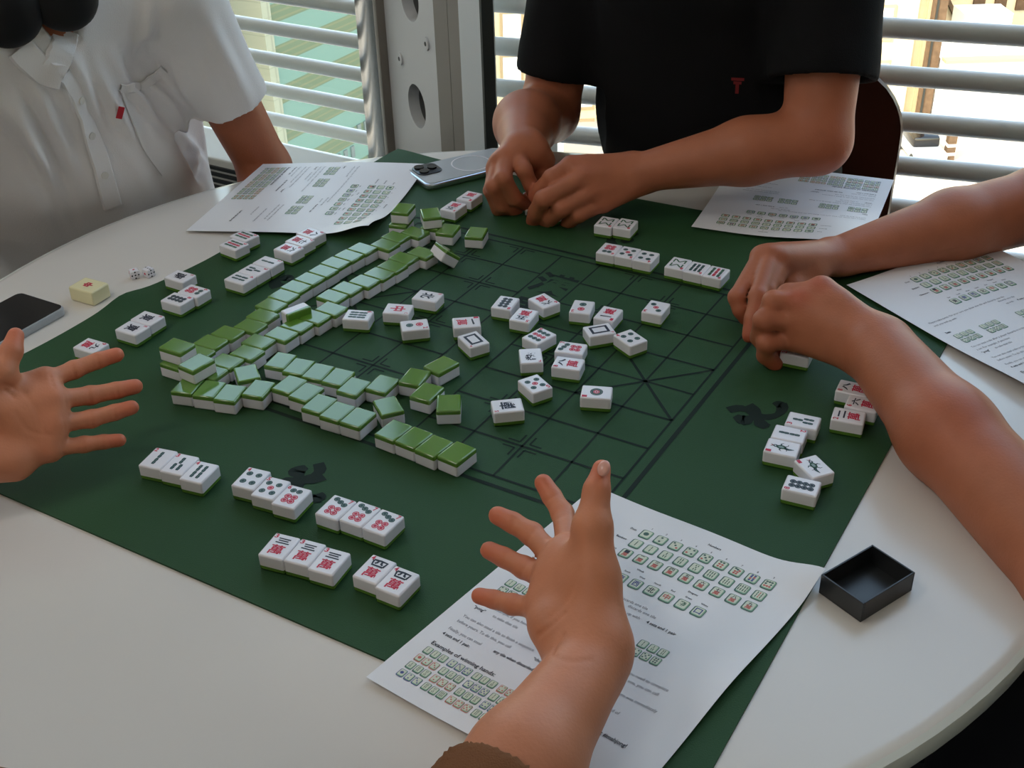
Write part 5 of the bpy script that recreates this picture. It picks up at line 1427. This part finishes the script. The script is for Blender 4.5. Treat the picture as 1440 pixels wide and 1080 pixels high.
# ================================================================== person with brown cuffs, gesturing with both hands
B = Body(); T = []
sGR = np.array([-0.27, 0.27, 1.00]); eG = np.array([-0.060, 0.395, 0.785]); wG = ad(836, 925, 0.800)
sGL = np.array([-0.585, 0.455, 1.00]); eGL = np.array([-0.665, 0.665, 0.835]); wGL = ad(-62, 615, 1.040)
nkG = np.array([-0.44, 0.345, 1.07]); hdG = nkG + np.array([0.03, 0.06, 0.20]); hipG = np.array([-0.515, 0.165, 0.56])
B.cone(sGR, eG, 0.045, 0.038, 0.015); B.cone(eG, wG * 0.55 + eG * 0.45, 0.036, 0.0345, 0.015); B.cone(wG * 0.55 + eG * 0.45, wG, 0.0345, 0.0245, 0.015)
palm = A3([(800, 775, 0.852), (786, 792, 0.848), (774, 818, 0.842), (760, 856, 0.834)])
hand(B, T, wG, palm,
     [A3([(791, 722, 0.890), (776, 698, 0.902), (764, 679, 0.908)]), A3([(748, 751, 0.876), (721, 735, 0.884), (700, 725, 0.890)]),
      A3([(737, 798, 0.864), (709, 784, 0.872), (688, 774, 0.878)]), A3([(721, 850, 0.848), (695, 843, 0.858), (674, 838, 0.862)])],
     A3([(836, 815, 0.818), (833, 742, 0.822), (839, 690, 0.828), (846, 659, 0.834)]), rf=0.0078, rm=0.0125, rw=0.0235, kk=0.016, web=0.004,
     pad=[(ad(772, 880, 0.815), ad(800, 905, 0.808), 0.0135, 0.016), (ad(822, 800, 0.832), ad(835, 900, 0.805), 0.016, 0.019)], rts=[0.0165, 0.0130, 0.0092, 0.0066])
B.cone(sGL, eGL, 0.045, 0.038, 0.015); B.cone(eGL, wGL, 0.037, 0.0255, 0.015)
hand(B, T, wGL, A3([(64, 536, 1.062), (76, 563, 1.052), (76, 597, 1.048), (70, 631, 1.046)]),
     [A3([(104, 520, 1.080), (138, 507, 1.092), (164, 499, 1.100)]), A3([(127, 556, 1.074), (164, 549, 1.086), (190, 543.5, 1.094)]),
      A3([(128, 589, 1.066), (161, 580, 1.076), (185, 573, 1.082)]), A3([(118, 625, 1.060), (145, 621.5, 1.068), (168, 619, 1.074)])],
     A3([(-28, 556, 1.030), (2, 524, 1.030), (16, 494, 1.036), (22, 472, 1.042)]), rf=0.0077, rm=0.0134, rw=0.0255, kk=0.014, web=0.003,
     pad=[(ad(20, 650, 1.035), ad(-50, 650, 1.025), 0.017, 0.02), (ad(-20, 575, 1.03), ad(10, 580, 1.036), 0.017, 0.016), (ad(30, 600, 1.045), ad(45, 570, 1.05), 0.016, 0.016)])
B.cone(nkG - Z * 0.06, hdG - Z * 0.05, 0.054, 0.050, 0.02); fg = np.array([math.cos(F_L), math.sin(F_L), 0]); sg_ = np.array([-fg[1], fg[0], 0])
B.flat(hipG + Z * 0.1, nkG - Z * 0.10, 0.12, 0.12, fg, 0.62, 0.03); B.cone(sGR, sGL, 0.042, 0.042, 0.03)
eyes, _, _ = head(B, hdG, F_L)
per = body_obj('person', B, 0.0019, M_SKIN, None, T)
creases(per, CREASES)
tag(per, 'person in brown knitted cuffs gesturing with two open hands over the near left', 'person')
head_extras(per, hdG, F_L, eyes); legs(per, hipG, F_L)
S = Body(); md = hipG * 0.45 + nkG * 0.55; S.flat(hipG, md, 0.168, 0.172, fg, 0.68, 0.03); S.flat(md, nkG - Z * 0.09, 0.172, 0.140, fg, 0.66, 0.04)
cfR = eG * 0.42 + wG * 0.58
dR_ = (wG - eG) / np.linalg.norm(wG - eG)
cu_px = ad(660, 1105, 0.735); tt_ = float((cu_px - eG) @ dR_); cfR = eG + dR_ * tt_
cfL = eGL * 0.35 + wGL * 0.65; dL_ = (wGL - eGL) / np.linalg.norm(wGL - eGL)
for s_, e_, c_, d_ in ((sGR, eG, cfR, dR_), (sGL, eGL, cfL, dL_)):
    S.cone(s_, nkG - Z * 0.03, 0.056, 0.056, 0.05); S.cone(s_, e_, 0.056, 0.048, 0.03); S.cone(e_, c_ + d_ * 0.05, 0.048, 0.0405, 0.03); S.cyl(c_, c_ + d_ * 0.16, 0.08, 0.002)
    S.cone(c_ - d_ * 0.03, c_ + d_ * 0.06, 0.0345, 0.0365, 0.002, -1)
S.cone(nkG - Z * 0.01, nkG + Z * 0.10, 0.058, 0.072, 0.004, -1)
def ribs(V, N):
    out = 0.0
    for c_, d_ in ((cfR, dR_), (cfL, dL_)):
        q = V - c_; h_ = q @ d_; rad = q - h_[:, None] * d_; x = np.cross(d_, Z); x /= np.linalg.norm(x); y = np.cross(d_, x)
        a = np.arctan2(rad @ y, rad @ x); out = out + np.where((h_ > -0.07) & (h_ < 0.01) & (np.linalg.norm(rad, axis=1) < 0.06), 0.0007 * np.sin(a * 60), 0)
    return out
sw = body_obj('sweater', S, 0.0036, M_KNIT, per, None, ribs, it=1); sw['label'] = 'brown ribbed knit sweater'
# thumbnail
tc_ = ad(849, 658.5, 0.824); mb = MB()
bm = bmesh.new(); bmesh.ops.create_uvsphere(bm, u_segments=18, v_segments=12, radius=1.0)
ax_u = Vector(ad(846, 659, 0.834) - ad(839, 690, 0.828)).normalized(); ax_n = Vector(-(np.array(ray(849, 658)))).normalized(); ax_n = (ax_n - ax_u * ax_n.dot(ax_u)).normalized(); ax_n = (ax_n + ax_u.cross(ax_n) * -0.35).normalized(); ax_s = ax_u.cross(ax_n)
Mn = Matrix(((ax_s[0] * .0046, ax_u[0] * .0060, ax_n[0] * .0022, tc_[0]), (ax_s[1] * .0046, ax_u[1] * .0060, ax_n[1] * .0022, tc_[1]), (ax_s[2] * .0046, ax_u[2] * .0060, ax_n[2] * .0022, tc_[2]), (0, 0, 0, 1)))
bmesh.ops.transform(bm, matrix=Mn, verts=bm.verts); me = bpy.data.meshes.new('thumbnail'); bm.to_mesh(me); bm.free(); me.materials.append(M_NAIL)
for p in me.polygons: p.use_smooth = True
link('thumbnail', me, per)['label'] = 'pale pink thumbnail'

# tiles between the fingers of the person in black
G6 = 'tiles handled by the person in black'
def held(px, py, depth, ex, ey, kind, label):
    c_ = Vector(ad(px, py, depth)); x = Vector(ex).normalized(); y = Vector(ey); y = (y - x * y.dot(x)).normalized(); z = x.cross(y)
    loose_tile(kind, Matrix(((x[0], y[0], z[0], c_[0]), (x[1], y[1], z[1], c_[1]), (x[2], y[2], z[2], c_[2]), (0, 0, 0, 1))), label, G6)
held(749, 292, 1.552, (1, 0.1, 0), (0, 0.75, 0.5), 'w1', 'tile pinched between the fingertips of the two hands')
add_l = at(772, 301, TT)
o = link('mahjong_tile', face_mesh('d3'), None, (add_l[0] + 0.006, add_l[1] + 0.008, TZ + 0.0005), (0, 0, 2.2)); tag(o, 'tile lying half covered under the left hand of the person in black', 'tile', G6); link('tile_back', ME_BACK_BOTTOM, o)

# ------------------------------------------------------------------ light: sky, sun on the street, added fill panels
w = bpy.data.worlds.new('sky'); SC.world = w; w.use_nodes = True; nt = w.node_tree
bg = nt.nodes['Background']; sk = nt.nodes.new('ShaderNodeTexSky'); sk.sky_type = 'NISHITA'; sk.sun_disc = False
sk.sun_elevation = math.radians(48); sk.sun_rotation = math.radians(200); sk.air_density = 1.2; sk.dust_density = 1.5; sk.altitude = 50
tn = nt.nodes.new('ShaderNodeVectorMath'); tn.operation = 'MULTIPLY'; tn.inputs[1].default_value = (1.14, 1.0, 0.80)   # hazy, slightly warm sky
nt.links.new(sk.outputs[0], tn.inputs[0]); nt.links.new(tn.outputs[0], bg.inputs[0]); bg.inputs[1].default_value = 1.4
sun = bpy.data.lights.new('sun', 'SUN'); sun.energy = 18.0; sun.angle = 0.01; sun.color = (1.0, 0.93, 0.80)
so = bpy.data.objects.new('sun', sun); COL.objects.link(so)
sd = Vector((-0.62, -0.52, 0.75)).normalized(); so.rotation_euler = sd.to_track_quat('Z', 'Y').to_euler(); so.location = (0, 0, 6)
def portal(A, D, L, out):
    l = bpy.data.lights.new('window_portal', 'AREA'); l.shape = 'RECTANGLE'; l.size = L; l.size_y = ZC - 0.2
    o = bpy.data.objects.new('window_portal', l); COL.objects.link(o)
    c = Vector((A[0] + D[0] * L / 2, A[1] + D[1] * L / 2, ZC / 2)); n = Vector((D[1], -D[0], 0))
    if n.y > 0: n = -n
    c = c - n * 0.12
    x = Vector((D[0], D[1], 0)); z = -n; y = z.cross(x)
    o.matrix_world = Matrix(((x[0], y[0], z[0], c[0]), (x[1], y[1], z[1], c[1]), (x[2], y[2], z[2], c[2]), (0, 0, 0, 1)))
    l.cycles.is_portal = True
portal(KR, DR, LR, 1); portal(KL, DL, LL, 1)
for (x, y) in ((-1.5, 0.6), (-1.2, -1.2)):  # unseen glowing panels added under the ceiling to brighten the room
    e = empty('fill_panel', (x, y, ZC)); tag(e, {(-1.5, 0.6): 'added unseen fill panel at the left nearest the window', (-1.2, -1.2): 'added unseen fill panel at the left rear'}[(x, y)], 'fill light', 'added fill panels')
    MB().box((0, 0, -0.015), (0.64, 0.64, 0.028), M_ALU).build('fill_frame', e)
    MB().box((0, 0, -0.031), (0.60, 0.60, 0.004), mat('fill panel glow', (1.0, 0.96, 0.90), 0.5, emit=14.0)).build('diffuser', e)
SC.cycles.use_denoising = True
SC.cycles.max_bounces = 8; SC.cycles.diffuse_bounces = 4; SC.cycles.glossy_bounces = 3; SC.cycles.transparent_max_bounces = 12
SC.cycles.sample_clamp_indirect = 6.0
SC.cycles.caustics_reflective = False; SC.cycles.caustics_refractive = False
SC.view_settings.exposure = -0.62
